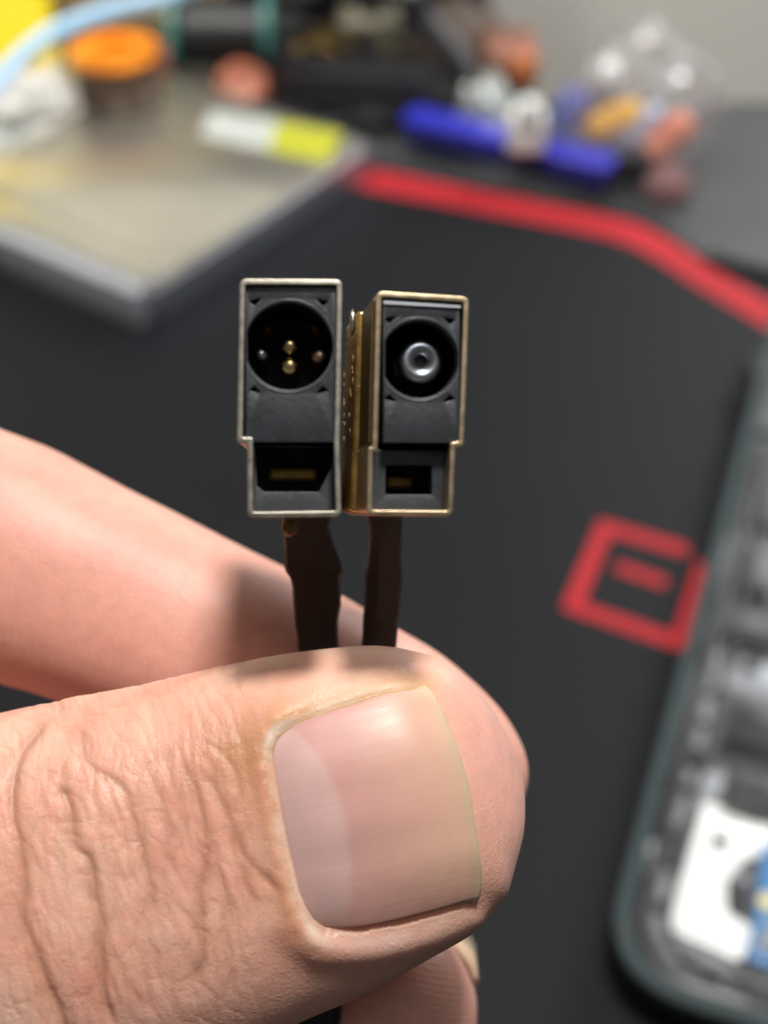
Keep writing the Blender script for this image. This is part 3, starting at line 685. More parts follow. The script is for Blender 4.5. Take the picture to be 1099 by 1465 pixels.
def build_jack(root, c, outline, up_open, low_plate, low_hole, hole_c, hole_r, m_shell, depth=12.0, notch=9, lipw=4.5):
    L = L_(c); T = 0.315
    out = L(outline); o1 = round_poly(out, 0.42, 6); i1 = round_poly(inset_poly(out, T), 0.14, 6)
    link("shell", fill_me([o1, i1], -depth, 0, 0.06, 2), m_shell, root)
    link("back_plate", fill_me([i1], -depth + 0.05, -depth + 0.6, 0), m_plast, root)
    hc = L([hole_c])[0]; hr = hole_r / KP
    x0, x1, y0, y1 = up_open                              # px: left right top bottom of the plastic block
    blk = L([(x0, y0), (x1, y0), (x1, y1), (x0, y1)])
    bx0, bx1 = blk[0][0], blk[1][0]
    def clip(poly, e): return [(min(max(a, bx0 + e), bx1 - e), b) for a, b in poly]
    tri = []
    for sx in (-1, 1):
        for sy in (-1, 1):
            a, b = hc[0] + sx * hr * 0.76, hc[1] + sy * hr * 0.99
            k = notch / KP; tri.append([(a + sx * k * 1.1, b + sy * k * 0.2), (a - sx * k * 1.1, b + sy * k * 0.75), (a + sx * k * 0.1, b - sy * k * 0.5)])
    bore_l = clip(circle(*hc, hr, 72), 0.06)
    link("housing", fill_me([blk, bore_l] + [round_poly(t, 0.06, 3) for t in tri], -2.4, -0.30, 0.05, 1), m_plast, root)
    lip_o = clip(circle(*hc, hr + lipw / KP, 72), 0.05); lip_i = clip(circle(*hc, hr - 1.5 / KP, 72), 0.10); nn_ = 72
    lv = [(*p, -0.25) for p in lip_o] + [(*p, -0.31) for p in clip(circle(*hc, hr + lipw * 0.55 / KP, 72), 0.07)] + [(*p, -1.1) for p in lip_i] + [(*p, -1.2) for p in lip_o]
    lf = [(l * nn_ + k, l * nn_ + (k + 1) % nn_, ((l + 1) % 4) * nn_ + (k + 1) % nn_, ((l + 1) % 4) * nn_ + k) for l in range(4) for k in range(nn_)]
    link("socket_rim", pydata(lv, lf), m_lip, root, smooth=True)
    link("notch_floor", fill_me([inset_poly(blk, 0.01), clip(circle(*hc, hr + 0.05, 72), 0.03)], -1.75, -1.55, 0), m_bore, root)
    rr = hr - 0.01
    bore = lathe_me([(rr, -1.25), (rr, -7.2), (0, -7.2)], 48, caps=False); bore.transform(Matrix.Translation((hc[0] * MM, hc[1] * MM, 0)))
    bore_o = link("socket_bore", bore, m_bore, root)
    lp = L(low_plate); lh = L(low_hole)
    link("lower_housing", fill_me([round_poly(lp, 0.08, 3), round_poly(lh, 0.1, 3)], -3.0, -1.35, 0.05, 1), m_plast, root)
    cx = sum(p[0] for p in lh) / len(lh); cy = sum(p[1] for p in lh) / len(lh); w = max(p[0] for p in lh) - min(p[0] for p in lh)
    link("spring_contact", box_me(w * 0.66, 0.85, 0.6, 0.3, 3, (cx - 0.1, cy - 0.05, -4.6)), m_gold_d, root)
    link("recess_floor", fill_me([inset_poly(lp, -0.02)], -6.3, -5.6, 0), m_bore, root)
    return hc

CA = (415, 570)
ja = jack("power_jack", CA, 2.4, "pale nickel power jack with several small pins inside its round socket", "power jacks held in the hand")
hcA = build_jack(ja, CA,
    [(343, 399), (490, 399), (488, 560), (486, 634), (489, 739), (354, 741), (354, 634), (339, 634)],
    (351, 481, 408, 632), [(362, 636), (479, 636), (481, 731), (362, 732)], [(364, 637.5), (477.5, 637.5), (474, 668), (456, 703), (376, 703), (366, 694)], (413, 494), 63, m_shell_a)
for (px_, py_, r_, z_, mt) in ((371, 500, 0.36, -2.2, m_pin), (412, 485, 0.50, -2.9, m_pin_g), (412, 515, 0.52, -2.9, m_pin_g), (457, 501, 0.46, -2.7, m_pin_c)):
    a, b = L_(CA)([(px_, py_)])[0]; k = 1 + (z_ / -78.0)
    me = dome_pin(r_, 3.2, 0.0); me.transform(Matrix.Translation((a * MM, b * MM, z_ * MM)))
    link("contact_pin", me, mt, ja)
for (px_, py_, an) in ((378, 456, 0.8), (450, 455, -0.7)):
    a, b = L_(CA)([(px_, py_)])[0]
    me = blob_me(0.45, 0.26, 0.9, 0.2, 2, 3, 1, False); me.transform(Matrix.Translation((a * MM, b * MM, -4.6 * MM)) @ Matrix.Rotation(an, 4, 'Z'))
    link("side_reflection", me, m_amber, ja)  # amber blobs stand in for reflections inside the socket

CB = (598, 578)
jb = jack("power_jack", CB, 7.0, "gilt power jack with one thick round centre pin and a golden side", "power jacks held in the hand")
hcB = build_jack(jb, CB,
    [(538, 417), (673, 423), (669, 540), (665, 638), (653, 640), (649, 739), (524, 738), (526, 641), (532, 639)],
    (549, 660, 431, 633), [(537, 642), (644, 642), (641, 730), (535, 730)], [(556, 664), (624, 664), (624, 707), (556, 707)], (602, 513), 56, m_shell_b)
pc = L_(CB)([(609, 512)])[0]
me = dome_pin(1.22, 5.0, 0.34); me.transform(Matrix.Translation((pc[0] * MM, pc[1] * MM, -1.5 * MM))); link("centre_pin", me, m_pin, jb)
me = lathe_me([(0, 0), (0.35, 0)], 24); me.transform(Matrix.Translation((pc[0] * MM, pc[1] * MM, -1.95 * MM))); link("pin_hole_shade", me, m_bore, jb)  # black disc paints the dark inside the pin's hole
# bright plastic ledge under the top edge
led = L_(CB)([(549, 430), (661, 435), (661, 439), (549, 435)])
link("ledge", fill_me([led], -1.4, -0.16, 0.02, 1), pm("ledge_plastic", (0.5, 0.53, 0.56), 0.3, 0, 0.1, 400), jb)
# rear sleeve on its left flank, with solder
sl = L_(CB)([(526, 424), (560, 424), (556, 733), (514, 733)])
link("rear_sleeve", fill_me([round_poly(sl, 0.3, 5)], -12.3, -5.6, 0.22, 3), m_gold, jb)
m_flank_refl = pm("reflection_brown", (0.13, 0.085, 0.04), 0.45, 0.9, 0.4, 900, 0.4, 3000, 0.00005)
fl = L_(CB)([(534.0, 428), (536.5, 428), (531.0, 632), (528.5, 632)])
link("flank_dark_reflection", fill_me([fl], -5.55, -0.5, 0.0), m_flank_refl, jb)  # dark brown plate stands in for the shell side's dark reflection
bm = bmesh.new()
for k in range(9):
    yy = 2.9 - k * 0.45 * (1 + 0.3 * math.sin(k * 2)) + random.uniform(-.2, .2); a = -2.98 - 0.035 * k + random.uniform(-0.05, .05)
    s = random.uniform(0.05, 0.13)
    bmesh.ops.create_icosphere(bm, subdivisions=2, radius=1, matrix=Matrix.Translation((a, yy, -4.55 + random.uniform(-.4, .4))) @ Matrix.Diagonal((s * 0.6, s * random.uniform(1.5, 5), s * 1.5, 1)))
sm = link("solder_bead", from_bm(bm), m_solder, jb, smooth=True)
bl = blob_me(0.16, 0.75, 0.4, 0.3, 1.8, 3, 3, False); bl.transform(Matrix.Translation((-3.05 * MM, 4.95 * MM, -4.7 * MM))); link("solder_drop", bl, m_shell_a, jb)
bm = bmesh.new()
for k in range(7):
    s = random.uniform(0.05, 0.11)
    bmesh.ops.create_icosphere(bm, subdivisions=2, radius=1, matrix=Matrix.Translation((2.93, 1.3 - k * 0.55 + random.uniform(-.2, .2), -2.2 + random.uniform(-.9, .9))) @ Matrix.Diagonal((s * .7, s * random.uniform(1.5, 4), s * 1.5, 1)))
link("solder_bead", from_bm(bm), m_solder, ja, smooth=True)
me = blob_me(0.42, 0.5, 0.4, 0.35, 1.8, 3, 5, False); me.transform(Matrix.Translation((-0.1 * MM, -6.95 * MM, -3.5 * MM))); link("solder_drop", me, m_solder, ja)

def cable(root, st, name="cable"):
    """st: (left px, right px, y px, z mm, crease share, crease depth)"""
    P = catmull(st, 6); inv = root.matrix_world.inverted() @ FRAME
    vs, fs = [], []; n = 10
    for i, (a, b, y_, z_, cr, cd) in enumerate(P):
        jit = [random.uniform(-0.02, 0.02) for _ in range(n)]
        sec = [(0, 0), (0.06, 0.28), (cr * 0.6, 0.34 + cd * 0.5), (cr, 0.36 + cd), ((1 + cr) / 2, 0.40), (0.95, 0.3), (1, 0), (0.94, -0.35), (0.5, -0.45), (0.06, -0.35)]
        for k, (u, w) in enumerate(sec):
            h = H(a + (b - a) * u, y_, z_); v = Vector((h[0] + jit[k], h[1], h[2] + w)); q_ = inv @ (v * MM); vs.append(tuple(q_ / MM))
    for i in range(len(P) - 1):
        for k in range(n):
            a, b = i * n + k, i * n + (k + 1) % n; fs.append((a, b, b + n, a + n))
    fs.append(tuple(range(n))); fs.append(tuple(range((len(P) - 1) * n, len(P) * n))[::-1])
    bm = bmesh.new(); me = pydata(vs, fs); bm.from_mesh(me); bmesh.ops.recalc_face_normals(bm, faces=bm.faces); bm.to_mesh(me); bm.free()
    return link(name, smooth_by_angle(me, 30), m_cable, root)
cable(ja, [(403, 476, 715, -3.2, .45, .1), (404, 473, 745, -4.2, .45, .1), (405, 472, 760, -4.8, .45, .12), (406, 482, 790, -5.8, .5, .14), (408, 490, 815, -6.6, .55, .1), (417, 487, 832, -7.2, .5, .1),
           (420, 488, 862, -8, .5, .1), (422, 484, 888, -8.5, .5, .1), (427, 485, 930, -8.9, .5, .05), (430, 488, 1050, -8.8, .5, 0), (426, 484, 1200, -8.9, .5, 0), (416, 478, 1350, -9.4, .5, 0), (408, 474, 1460, -10, .5, 0), (396, 470, 1600, -11.5, .5, 0), (380, 460, 1900, -14, .5, 0), (350, 450, 2500, -22, .5, 0)])
cable(jb, [(524, 580, 715, -3.6, .2, .1), (525, 577, 742, -4.6, .22, .15), (529, 576, 762, -5.2, .28, .3), (525, 574, 803, -6.4, .36, .32), (522, 576, 826, -7.0, .38, .3), (521, 573, 864, -7.9, .36, .25), (519, 570, 888, -8.4, .34, .2),
           (517, 567, 930, -8.9, .34, .1), (505, 560, 1050, -8.7, .4, 0), (470, 530, 1200, -9.4, .5, 0), (440, 500, 1350, -10.4, .5, 0), (426, 486, 1500, -11.6, .5, 0), (410, 480, 1900, -15, .5, 0), (390, 470, 2500, -23, .5, 0)])

# ------------------------------------------------------------------ optical drive
m_alu = pm("drive_cover", (0.68, 0.65, 0.56), 0.34, 0.9, 0.06, 30, 0.15, 400, 0.00005)
m_alu2 = pm("drive_side", (0.42, 0.45, 0.50), 0.4, 0.9, 0.1, 30)
m_white = pm("label_white", (0.44, 0.47, 0.44), 0.55, 0, 0.04, 60)
m_yel = pm("label_yellow", (0.42, 0.43, 0.03), 0.5, 0, 0.05, 60)
m_dark = pm("dark_plastic", (0.02, 0.02, 0.023), 0.4, 0, 0.2, 60)
zt = 12.7
Np = Vector(D(222, 408, zt)); Rp = Vector(D(532, 200, zt))
u = (Rp - Np).normalized(); v = Vector((-u.y, u.x)); Ld = (Rp - Np).length
drv = empty("optical_drive", (Np.x, Np.y, 0), "slim silver optical drive with white and yellow stickers on its cover", "optical drive", rz=math.atan2(u.y, u.x))
def drv_local(px_, py_, z=zt):
    w = Vector(D(px_, py_, z)) - Np; return (w.dot(u), w.dot(v))
link("drive_body", prism_me(round_poly([(0, 0), (Ld, 0), (Ld, 129), (0, 129)], 2), 0.3, 10.6, 0.5), m_alu2, drv)
link("top_cover", prism_me(round_poly([(1, 1), (Ld - 1, 1), (Ld - 1, 128), (1, 128)], 3), 10.6, zt, 0.7), m_alu, drv)
link("cover_step", prism_me(round_poly([(10, 4), (Ld * 0.62, 4), (Ld * 0.60, 90), (10, 90)], 8), zt + 0.004, zt + 0.5, 0.2), m_alu, drv)
link("front_bezel", prism_me([(-6, 2), (-0.01, 2), (-0.01, 129), (-6, 129)], 0.3, 12.2, 0.8), m_dark if False else pm("bezel_grey", (0.42, 0.44, 0.48), 0.35, 0.5, 0.1, 40), drv)
link("label", prism_me([drv_local(*p) for p in ((302, 158), (398, 173), (384, 216), (286, 194))], zt + 0.004, zt + 0.1), m_white, drv)
yl = link("sticker", prism_me([drv_local(*p) for p in ((398, 173), (491, 190), (468, 234), (384, 216))], zt + 0.004, zt + 0.12), m_yel, drv); yl['label'] = "yellow sticker beside the white one"
link("label", prism_me([drv_local(*p) for p in ((-90, 212), (30, 176), (135, 172), (70, 212), (-10, 258), (-90, 300))], zt + 0.004, zt + 0.1), m_white, drv)
for a, b in ((5, 5), (Ld - 5, 5), (Ld - 5, 122), (5, 122)):
    me = lathe_me([(1.9, 0.004), (1.8, 0.35), (1.2, 0.6), (0, 0.6)], 20); me.transform(Matrix.Translation((a * MM, b * MM, zt * MM))); link("screw", me, m_alu2, drv)

# ------------------------------------------------------------------ opened laptop base, lower right
m_rim = None
def rim_mat():
    m, nt, b = node_mat("rim_knurled"); L = nt.links.new
    tc = nt.nodes.new('ShaderNodeTexCoord')
    vo = nt.nodes.new('ShaderNodeTexVoronoi'); vo.inputs['Scale'].default_value = 900; vo.inputs['Randomness'].default_value = 0.25; L(tc.outputs['Object'], vo.inputs['Vector'])
    mx = nt.nodes.new('ShaderNodeMix'); mx.data_type = 'RGBA'; mx.inputs[6].default_value = (0.06, 0.06, 0.06, 1); mx.inputs[7].default_value = (0.03, 0.065, 0.07, 1)
    L(vo.outputs['Distance'], mx.inputs[0]); L(mx.outputs[2], b.inputs['Base Color'])
    bp = nt.nodes.new('ShaderNodeBump'); bp.inputs['Strength'].default_value = 0.8; bp.inputs['Distance'].default_value = 0.0003; bp.invert = True
    L(vo.outputs['Distance'], bp.inputs['Height']); L(bp.outputs[0], b.inputs['Normal']); setp(b, Roughness=0.62); b.inputs['Specular IOR Level'].default_value = 0.25
    return m
m_rim = rim_mat()
m_floor = pm("chassis_floor", (0.085, 0.088, 0.092), 0.45, 0.2, 0.45, 26, 0.3, 300, 0.0002)
m_ridge = pm("chassis_ridge", (0.04, 0.042, 0.041), 0.4, 0.2, 0.25, 40)
m_chip = pm("black_component", (0.018, 0.019, 0.022), 0.4, 0, 0.3, 70)
m_bright = pm("bright_plate", (0.86, 0.88, 0.87), 0.3, 0.1, 0.05, 60)
m_silver = pm("grey_plate", (0.24, 0.25, 0.265), 0.42, 0.4, 0.15, 40)
m_pcb = pm("blue_board", (0.06, 0.20, 0.42), 0.4, 0, 0.2, 90)
ZC = 12.0
e1, e2 = Vector(D(1101, 471, ZC)), Vector(D(888, 1262, ZC))
cv = (e1 - e2).normalized(); cuv = Vector((cv.y, -cv.x))
bt = Vector(D(1000, 1442, ZC))
corner = e2 + cv * (bt - e2).dot(cv)
lap = empty("laptop_base", (corner.x, corner.y, 0), "opened dark laptop base showing metal plates and a blue circuit board", "laptop base", rz=math.atan2(cuv.y, cuv.x))
def lc(px_, py_, z=8.0):
    w = Vector(D(px_, py_, z)) - corner; return (w.dot(cuv), w.dot(cv))
LW, LH = 330, 225; sharp = [(0, 0), (LW, 0), (LW, LH), (0, LH)]
rp = lambda t, r: round_poly(inset_poly(sharp, t), r, 10)
link("underside", prism_me(rp(1.6, 15.5), 1.5, 8.1, 1.5), m_dark, lap)
for a, b in ((14, 14), (LW - 14, 14), (LW - 14, LH - 14), (14, LH - 14)):
    me = lathe_me([(5, 0.02), (5, 1.2), (4.4, 1.5)], 24); me.transform(Matrix.Translation((a * MM, b * MM, 0))); link("rubber_foot", me, m_dark, lap)
link("rim", fill_me([rp(0, 17), rp(2.9, 14.6)], 8.2, ZC, 1.1, 3), m_rim, lap)
link("inner_rim", fill_me([rp(4.0, 13.6), rp(6.4, 11.5)], 8.104, 9.9, 0.4, 1), m_ridge, lap)
link("ridge", fill_me([rp(8.2, 10.5), rp(9.4, 9.5)], 8.404, 10.8, 0.3, 1), m_ridge, lap)
link("floor_plate", prism_me(rp(6.7, 11.4), 8.104, 8.4), m_floor, lap)
def plate(name, pxs, z0, z1, m, bev=0.25, r=0.8, parent=None):
    pts = [lc(a, b, z1) for a, b in pxs]
    return link(name, prism_me(round_poly(pts, r, 3), z0, z1, bev), m, parent or lap)
plate("bright_plate", [(1006, 1147), (1110, 1178), (1108, 1215), (1062, 1232), (1046, 1254), (1056, 1280), (1036, 1300), (1080, 1330), (1062, 1374), (956, 1326)], 8.404, 9.2, m_bright, 0.3, 1.2)
plate("grey_plate", [(1010, 925), (1130, 960), (1118, 1010), (1040, 985), (985, 990)], 8.404, 9.0, m_silver)
plate("grey_plate", [(1006, 1000), (1030, 1004), (1014, 1070), (990, 1068)], 8.404, 9.6, m_silver)
plate("grey_plate", [(972, 1100), (1040, 1108), (1020, 1160), (985, 1165), (964, 1190), (945, 1180)], 8.404, 9.1, m_silver)
plate("grey_plate", [(925, 1225), (985, 1235), (960, 1330), (1050, 1385), (1040, 1410), (960, 1370), (922, 1310)], 8.404, 9.0, m_silver)
plate("battery_bay", [(1046, 985), (1130, 1005), (1130, 1080), (1034, 1052)], 8.404, 10.4, m_ridge)
plate("battery_bay", [(1056, 1000), (1130, 1018), (1130, 1062), (1048, 1040)], 10.404, 10.7, m_chip, 0.1)
plate("black_strip", [(1026, 1060), (1130, 1090), (1130, 1112), (1020, 1082)], 8.404, 9.0, m_chip)
pk = plate("socket_block", [(1046, 1098), (1130, 1122), (1130, 1172), (1034, 1146)], 8.404, 11.0, m_ridge)
for q_ in ([(1052, 1106), (1074, 1112), (1068, 1136), (1046, 1130)], [(1080, 1114), (1112, 1122), (1106, 1148), (1074, 1138)]):
    plate("socket_opening", q_, 11.004, 11.2, m_chip, 0.05, 0.3, None)
for q_ in ([(1062, 690), (1110, 700), (1104, 740), (1054, 730)], [(1030, 760), (1050, 765), (1030, 850), (1010, 845)], [(1012, 880), (1026, 884), (1012, 930), (996, 926)], [(1046, 1160), (1100, 1176), (1098, 1182), (1030, 1160)], [(1072, 500), (1140, 512), (1140, 545), (1078, 540)]):
    plate("black_component", q_, 8.404, 9.4, m_chip, 0.15, 0.5)
plate("black_frame", [(1084, 520), (1135, 530), (1135, 690), (1052, 672)], 8.404, 9.2, m_chip)
plate("black_frame", [(1048, 690), (1135, 710), (1135, 915), (1004, 885)], 8.404, 9.2, m_chip)
for a_, b_ in ((1010, 1040), (1002, 1090), (985, 1130), (965, 1240), (948, 1300), (985, 1372), (1020, 1395), (1045, 945), (1075, 955), (1030, 1205)):
    x_, y_ = lc(a_, b_, 9.0); me = box_me(3.2, 2.0, 1.6, 0.2, 1, (0, 0, 0)); me.transform(Matrix.Translation((x_ * MM, y_ * MM, 9.3 * MM))); link("small_component", me, m_chip, lap)
for q_ in ([(1060, 780), (1110, 795), (1105, 850), (1048, 835)], [(1040, 870), (1120, 890), (1110, 925), (1030, 905)], [(1090, 640), (1130, 650), (1130, 760), (1070, 745)], [(1078, 560), (1130, 570), (1130, 625), (1068, 612)]):
    plate("grey_component", q_, 8.404, 10.8, m_ridge)
for q_ in ([(952, 1175), (975, 1180), (966, 1212), (944, 1206)], [(1040, 1252), (1072, 1262), (1066, 1310), (1042, 1298)]):
    plate("black_component", q_, 8.404, 9.9, m_chip)
plate("frame_rib", [(1040, 700), (1052, 702), (1004, 900), (994, 897)], 8.404, 10.0, m_ridge)
plate("frame_rib", [(985, 975), (997, 977), (960, 1110), (949, 1107)], 8.404, 10.0, m_ridge)
pb = plate("circuit_board", [(1092, 1206), (1190, 1232), (1150, 1400), (1068, 1372), (1078, 1320)], 9.3, 10.6, m_pcb, 0.15, 0.5)
plate("gold_contact", [(1088, 1277), (1112, 1283), (1108, 1300), (1084, 1294)], 10.604, 11.0, pm("contact_yellow", (0.85, 0.72, 0.30), 0.4, 0.2, 0.1, 80), 0.1)
plate("chip", [(1090, 1326), (1120, 1334), (1112, 1362), (1082, 1354)], 10.604, 11.3, m_silver, 0.1)
plate("black_component", [(1066, 1378), (1120, 1396), (1120, 1470), (1072, 1440)], 8.404, 10.4, m_chip)
fc = bpy.data.curves.new("t", 'FONT'); fc.body = "FF"; fc.size = 2.6; fc.extrude = 0.02
fo = bpy.data.objects.new("t", fc); COL.objects.link(fo); dg = bpy.context.evaluated_depsgraph_get(); fm = bpy.data.meshes.new_from_object(fo.evaluated_get(dg)); bpy.data.objects.remove(fo)
a, b = lc(1089, 1316, 10.6); fm.transform(Matrix.Scale(MM, 4) @ Matrix.Translation((a, b, 10.65))); fm.materials.clear(); link("board_print", fm, m_white, lap)
for (px_, py_) in ((988, 990), (972, 1042), (924, 1318), (935, 1215), (1060, 1262)):
    a, b = lc(px_, py_, 9.0); me = lathe_me([(1.7, 8.41), (1.7, 9.0), (1.3, 9.3), (0.7, 9.1), (0, 9.1)], 24); me.transform(Matrix.Translation((a * MM, b * MM, 0))); link("screw", me, m_silver, lap)

# ------------------------------------------------------------------ clutter at the back of the desk
def glossy(name, c, r=0.4, **k): return pm(name, c, r, 0, 0.12, 40, 0.1, 500, 0.0001, **k)
def put(name, px_, py_, label, cat, group=None, rz=0.0, z=0.0):
    return empty(name, (*D(px_, py_, z), z), label, cat, group, rz)

t = put("yellow_case", 24, 100, "bright yellow case leaning back at the far left of the desk", "case", rz=0.25)
t.rotation_euler = (-0.5, 0, 0.25)
link("case_body", box_me(78, 26, 190, 5, 3, (-22, 26, 95)), glossy("yellow_plastic", (0.95, 0.70, 0.02)), t)
link("case_latch", box_me(16, 4, 9, 1, 2, (-14, 11.2, 78)), m_dark, t)
t = put("cardboard_box", 215, 40, "brown cardboard box against the wall behind the tape roll", "box", rz=-0.1)
m_card = pm("cardboard", (0.34, 0.25, 0.12), 0.75, 0, 0.1, 40, 0.3, 300)
link("box_body", box_me(86, 40, 120, 0.6, 1, (-12, 22, 60)), m_card, t)
link("box_flap", box_me(86, 19.5, 1, 0.2, 1, (-12, 12, 120.6)), m_card, t)

pts = [DY(-120, 330, 330), DY(-50, 175, 370), DY(0, 112, 395), DY(40, 72, 405), DY(85, 42, 415), DY(160, 14, 425), DY(250, -10, 430), DY(350, -60, 440), DY(500, -190, 460), DY(620, -420, 500), DY(680, -800, 600)]
c_ = link("blue_cable", tube_me(pts, 2.6), glossy("blue_cable_jacket", (0.36, 0.58, 0.80), 0.4)); tag(c_, "thick light blue cable curving across the top left corner", "cable")

t = put("plastic_wrap", 38, 158, "crumpled white plastic wrap on the far end of the silver drive", "wrap", z=14)
link("wrap_sheet", blob_me(17, 12, 12, 0.45, 2.6, 4, 2), pm("white_wrap", (0.58, 0.57, 0.55), 0.35, 0, 0.06, 60), t)

t = put("tape_roll", 172, 140, "roll of brown tape with a bright orange top at the far corner of the drive", "tape roll", rz=0.3, z=13.3)
link("tape_winding", lathe_me([(7, 0), (13.4, 0), (13.7, 1), (13.7, 14), (13.4, 15), (7, 15), (7, 0)], 48), glossy("brown_tape", (0.075, 0.045, 0.03), 0.3), t)
link("tape_cover", lathe_me([(6, 15.02), (14.2, 15.02), (14.6, 15.6), (14.2, 17), (13, 17.6), (6, 17.6), (6, 15.02)], 48), glossy("orange_plastic", (0.90, 0.27, 0.01), 0.4), t)
t = put("rubber_block", 236, 124, "dull red rubber block leaning beside the orange tape roll", "rubber block")
link("block", box_me(7, 9, 15, 1.5, 2, (0, 0, 8)), glossy("dull_red", (0.30, 0.10, 0.07)), t)

t = put("wire_spool", 300, 112, "dark teal spool of black wire standing among the tools", "wire spool")
m_teal = glossy("teal_plastic", (0.05, 0.20, 0.175), 0.35); m_wire = pm("black_wire", (0.012, 0.013, 0.013), 0.45, 0, 0.3, 80)
for xx in (-11, 22):
    me = lathe_me([(2, -1.4), (15, -1.4), (15.6, -0.8), (15.6, 0.8), (15, 1.4), (2, 1.4)], 40, 'X'); me.transform(Matrix.Translation((xx * MM, 4 * MM, 15.6 * MM))); link("flange", me, m_teal, t)
me = lathe_me([(11, -9), (12, -6), (11.6, -2), (12.2, 3), (11.6, 8), (12.1, 14), (11, 20.4)], 40, 'X'); me.transform(Matrix.Translation((0, 4 * MM, 15.6 * MM))); link("wire_winding", me, m_wire, t)
t = put("bottle_cap", 348, 138, "salmon coloured round cap lying in front of the wire spool", "cap")
me = lathe_me([(0, 8.5), (5, 8.4), (8.4, 7.2), (9.6, 5), (9.8, 2), (9.8, 0)], 40); me.transform(Matrix.Translation((0, 0, 1 * MM)) @ Matrix.Rotation(0.5, 4, 'X')); link("cap_shell", me, glossy("salmon_plastic", (0.42, 0.135, 0.075), 0.5), t)

# tool clutter: brass wool tip cleaner, tool stand with a jointed arm
t = put("tip_cleaner", 470, 128, "black soldering tip cleaner filled with brass wool", "tip cleaner")
link("cup", lathe_me([(0, 0), (19, 0), (20, 1), (18, 16), (17.2, 18.5), (15.6, 18.5), (15, 12), (0, 12)], 48), m_dark, t)
bm = bmesh.new()
wool = []
for k in range(46):
    a, r_ = random.uniform(0, 6.28), random.uniform(0, 12); cx, cy, cz = r_ * math.cos(a), r_ * math.sin(a), random.uniform(13, 21); rr = random.uniform(2, 4)
    tilt = Matrix.Rotation(random.uniform(0, 3), 3, 'X') @ Matrix.Rotation(random.uniform(0, 3), 3, 'Z')
    b0 = len(wool)
    for q_ in range(14):
        c3 = tilt @ Vector((rr * math.cos(q_ * .45), rr * math.sin(q_ * .45), 0))
        for w_ in (-0.5, 0.5): p = c3 + tilt @ Vector((0, 0, w_)) + Vector((cx, cy, cz)); wool.append((p, b0))
bmv = [bm.verts.new(p) for p, _ in wool]
for k in range(46):
    for q_ in range(13):
        i0 = k * 28 + q_ * 2; bm.faces.new((bmv[i0], bmv[i0 + 1], bmv[i0 + 3], bmv[i0 + 2]))
w_ = link("brass_wool", from_bm(bm), pm("brass", (0.42, 0.30, 0.12), 0.35, 1.0, 0.3, 90), t); w_['kind'] = 'stuff'
t = put("metal_knob", 432, 52, "round grey metal knob above the brass wool", "knob", z=0)
link("post", lathe_me([(4, 0), (4, 16), (3, 16.5)], 24), m_dark, t)
link("knob_head", lathe_me([(3, 16.5), (7, 16.7), (7.6, 18), (7.6, 24), (6.4, 26), (0, 26.6)], 32), pm("knob_metal", (0.62, 0.60, 0.60), 0.3, 0.8, 0.1, 60), t)
t = put("tool_stand", 610, 150, "black tool stand with a bent arm leaning over the desk", "tool stand", rz=0.1)
link("stand_base", box_me(46, 26, 7, 2, 2, (-8, 4, 3.5)), m_dark, t)
link("arm", tube_me([(18, -8, 6), (10, 0, 17), (-2, 8, 30), (-8, 14, 46), (-12, 18, 64)], [3.6, 4.2, 4.6, 5.4, 5.0]), m_dark, t)
me = lathe_me([(0, -5), (6, -5), (6.6, -4), (6.6, 4), (6, 5), (0, 5)], 32, 'X'); me.transform(Matrix.Translation((-4 * MM, 10 * MM, 34 * MM))); link("joint", me, m_chip, t)
t = put("tool_case", 490, 165, "low black tool case right behind the silver drive", "tool case", rz=-0.15)
link("case_shell", box_me(46, 16, 13, 2, 2, (6, 4, 6.5)), m_dark, t); link("case_lid", box_me(46, 16, 3, 1, 2, (6, 4, 14.6)), m_chip, t)
t = put("beige_adapter", 530, 100, "beige grey plastic adapter between tip cleaner and stand arm", "adapter")
link("adapter_body", box_me(22, 16, 20, 2.5, 3, (0, 4, 10)), glossy("beige_plastic", (0.20, 0.185, 0.13), 0.5), t); link("adapter_plug", box_me(9, 6, 7, 1, 2, (0, 4, 23.5)), m_dark, t)
t = put("black_bottle", 662, 52, "small black bottle near the wall behind the blue tray", "bottle")
link("bottle_body", lathe_me([(0, 0), (9, 0), (9.6, 1), (9.6, 28), (8, 33), (4, 36), (4, 44)], 32), m_dark, t); link("bottle_lid", lathe_me([(4.8, 40), (5, 41), (5, 50), (4, 51), (0, 51)], 28), m_chip, t)

ld = link("black_lead", tube_me([(*D(*p), 1.6) for p in ((1012, 371), (1060, 384), (1110, 396), (1300, 445))], 1.7, 10), m_dark); tag(ld, "thin black tube added as a dark line along the mat's back edge beside the red line's bend", "lead")  # tube added as the dark line at the mat's edge
t = put("power_supply", 500, 62, "large black bench power supply standing behind the tools", "power supply", rz=-0.05)
link("supply_body", box_me(78, 60, 120, 2, 2, (-4, 34, 60)), m_dark, t)
link("front_panel", box_me(70, 2, 60, 0.6, 1, (-4, 3.1, 44)), m_chip, t)
for kx, kz in ((-28, 22), (-8, 22), (14, 24)):
    me = lathe_me([(0, 7), (4.4, 7), (5, 6), (5.4, 0), (5.4, -0.5)], 24, 'Y'); me.transform(Matrix.Translation((kx * MM, 1.4 * MM, kz * MM)) @ Matrix.Rotation(math.pi, 4, 'Z')); link("dial", me, m_pin if kx == 14 else m_chip, t)
t = put("black_pouch", 385, 95, "black fabric tool pouch slumped between the spool and the tip cleaner", "pouch", rz=0.2)
link("pouch_body", blob_me(17, 13, 20, 0.3, 1.8, 4, 21), pm("black_fabric", (0.016, 0.017, 0.016), 0.8, 0, 0.3, 90, 0.4, 700), t)
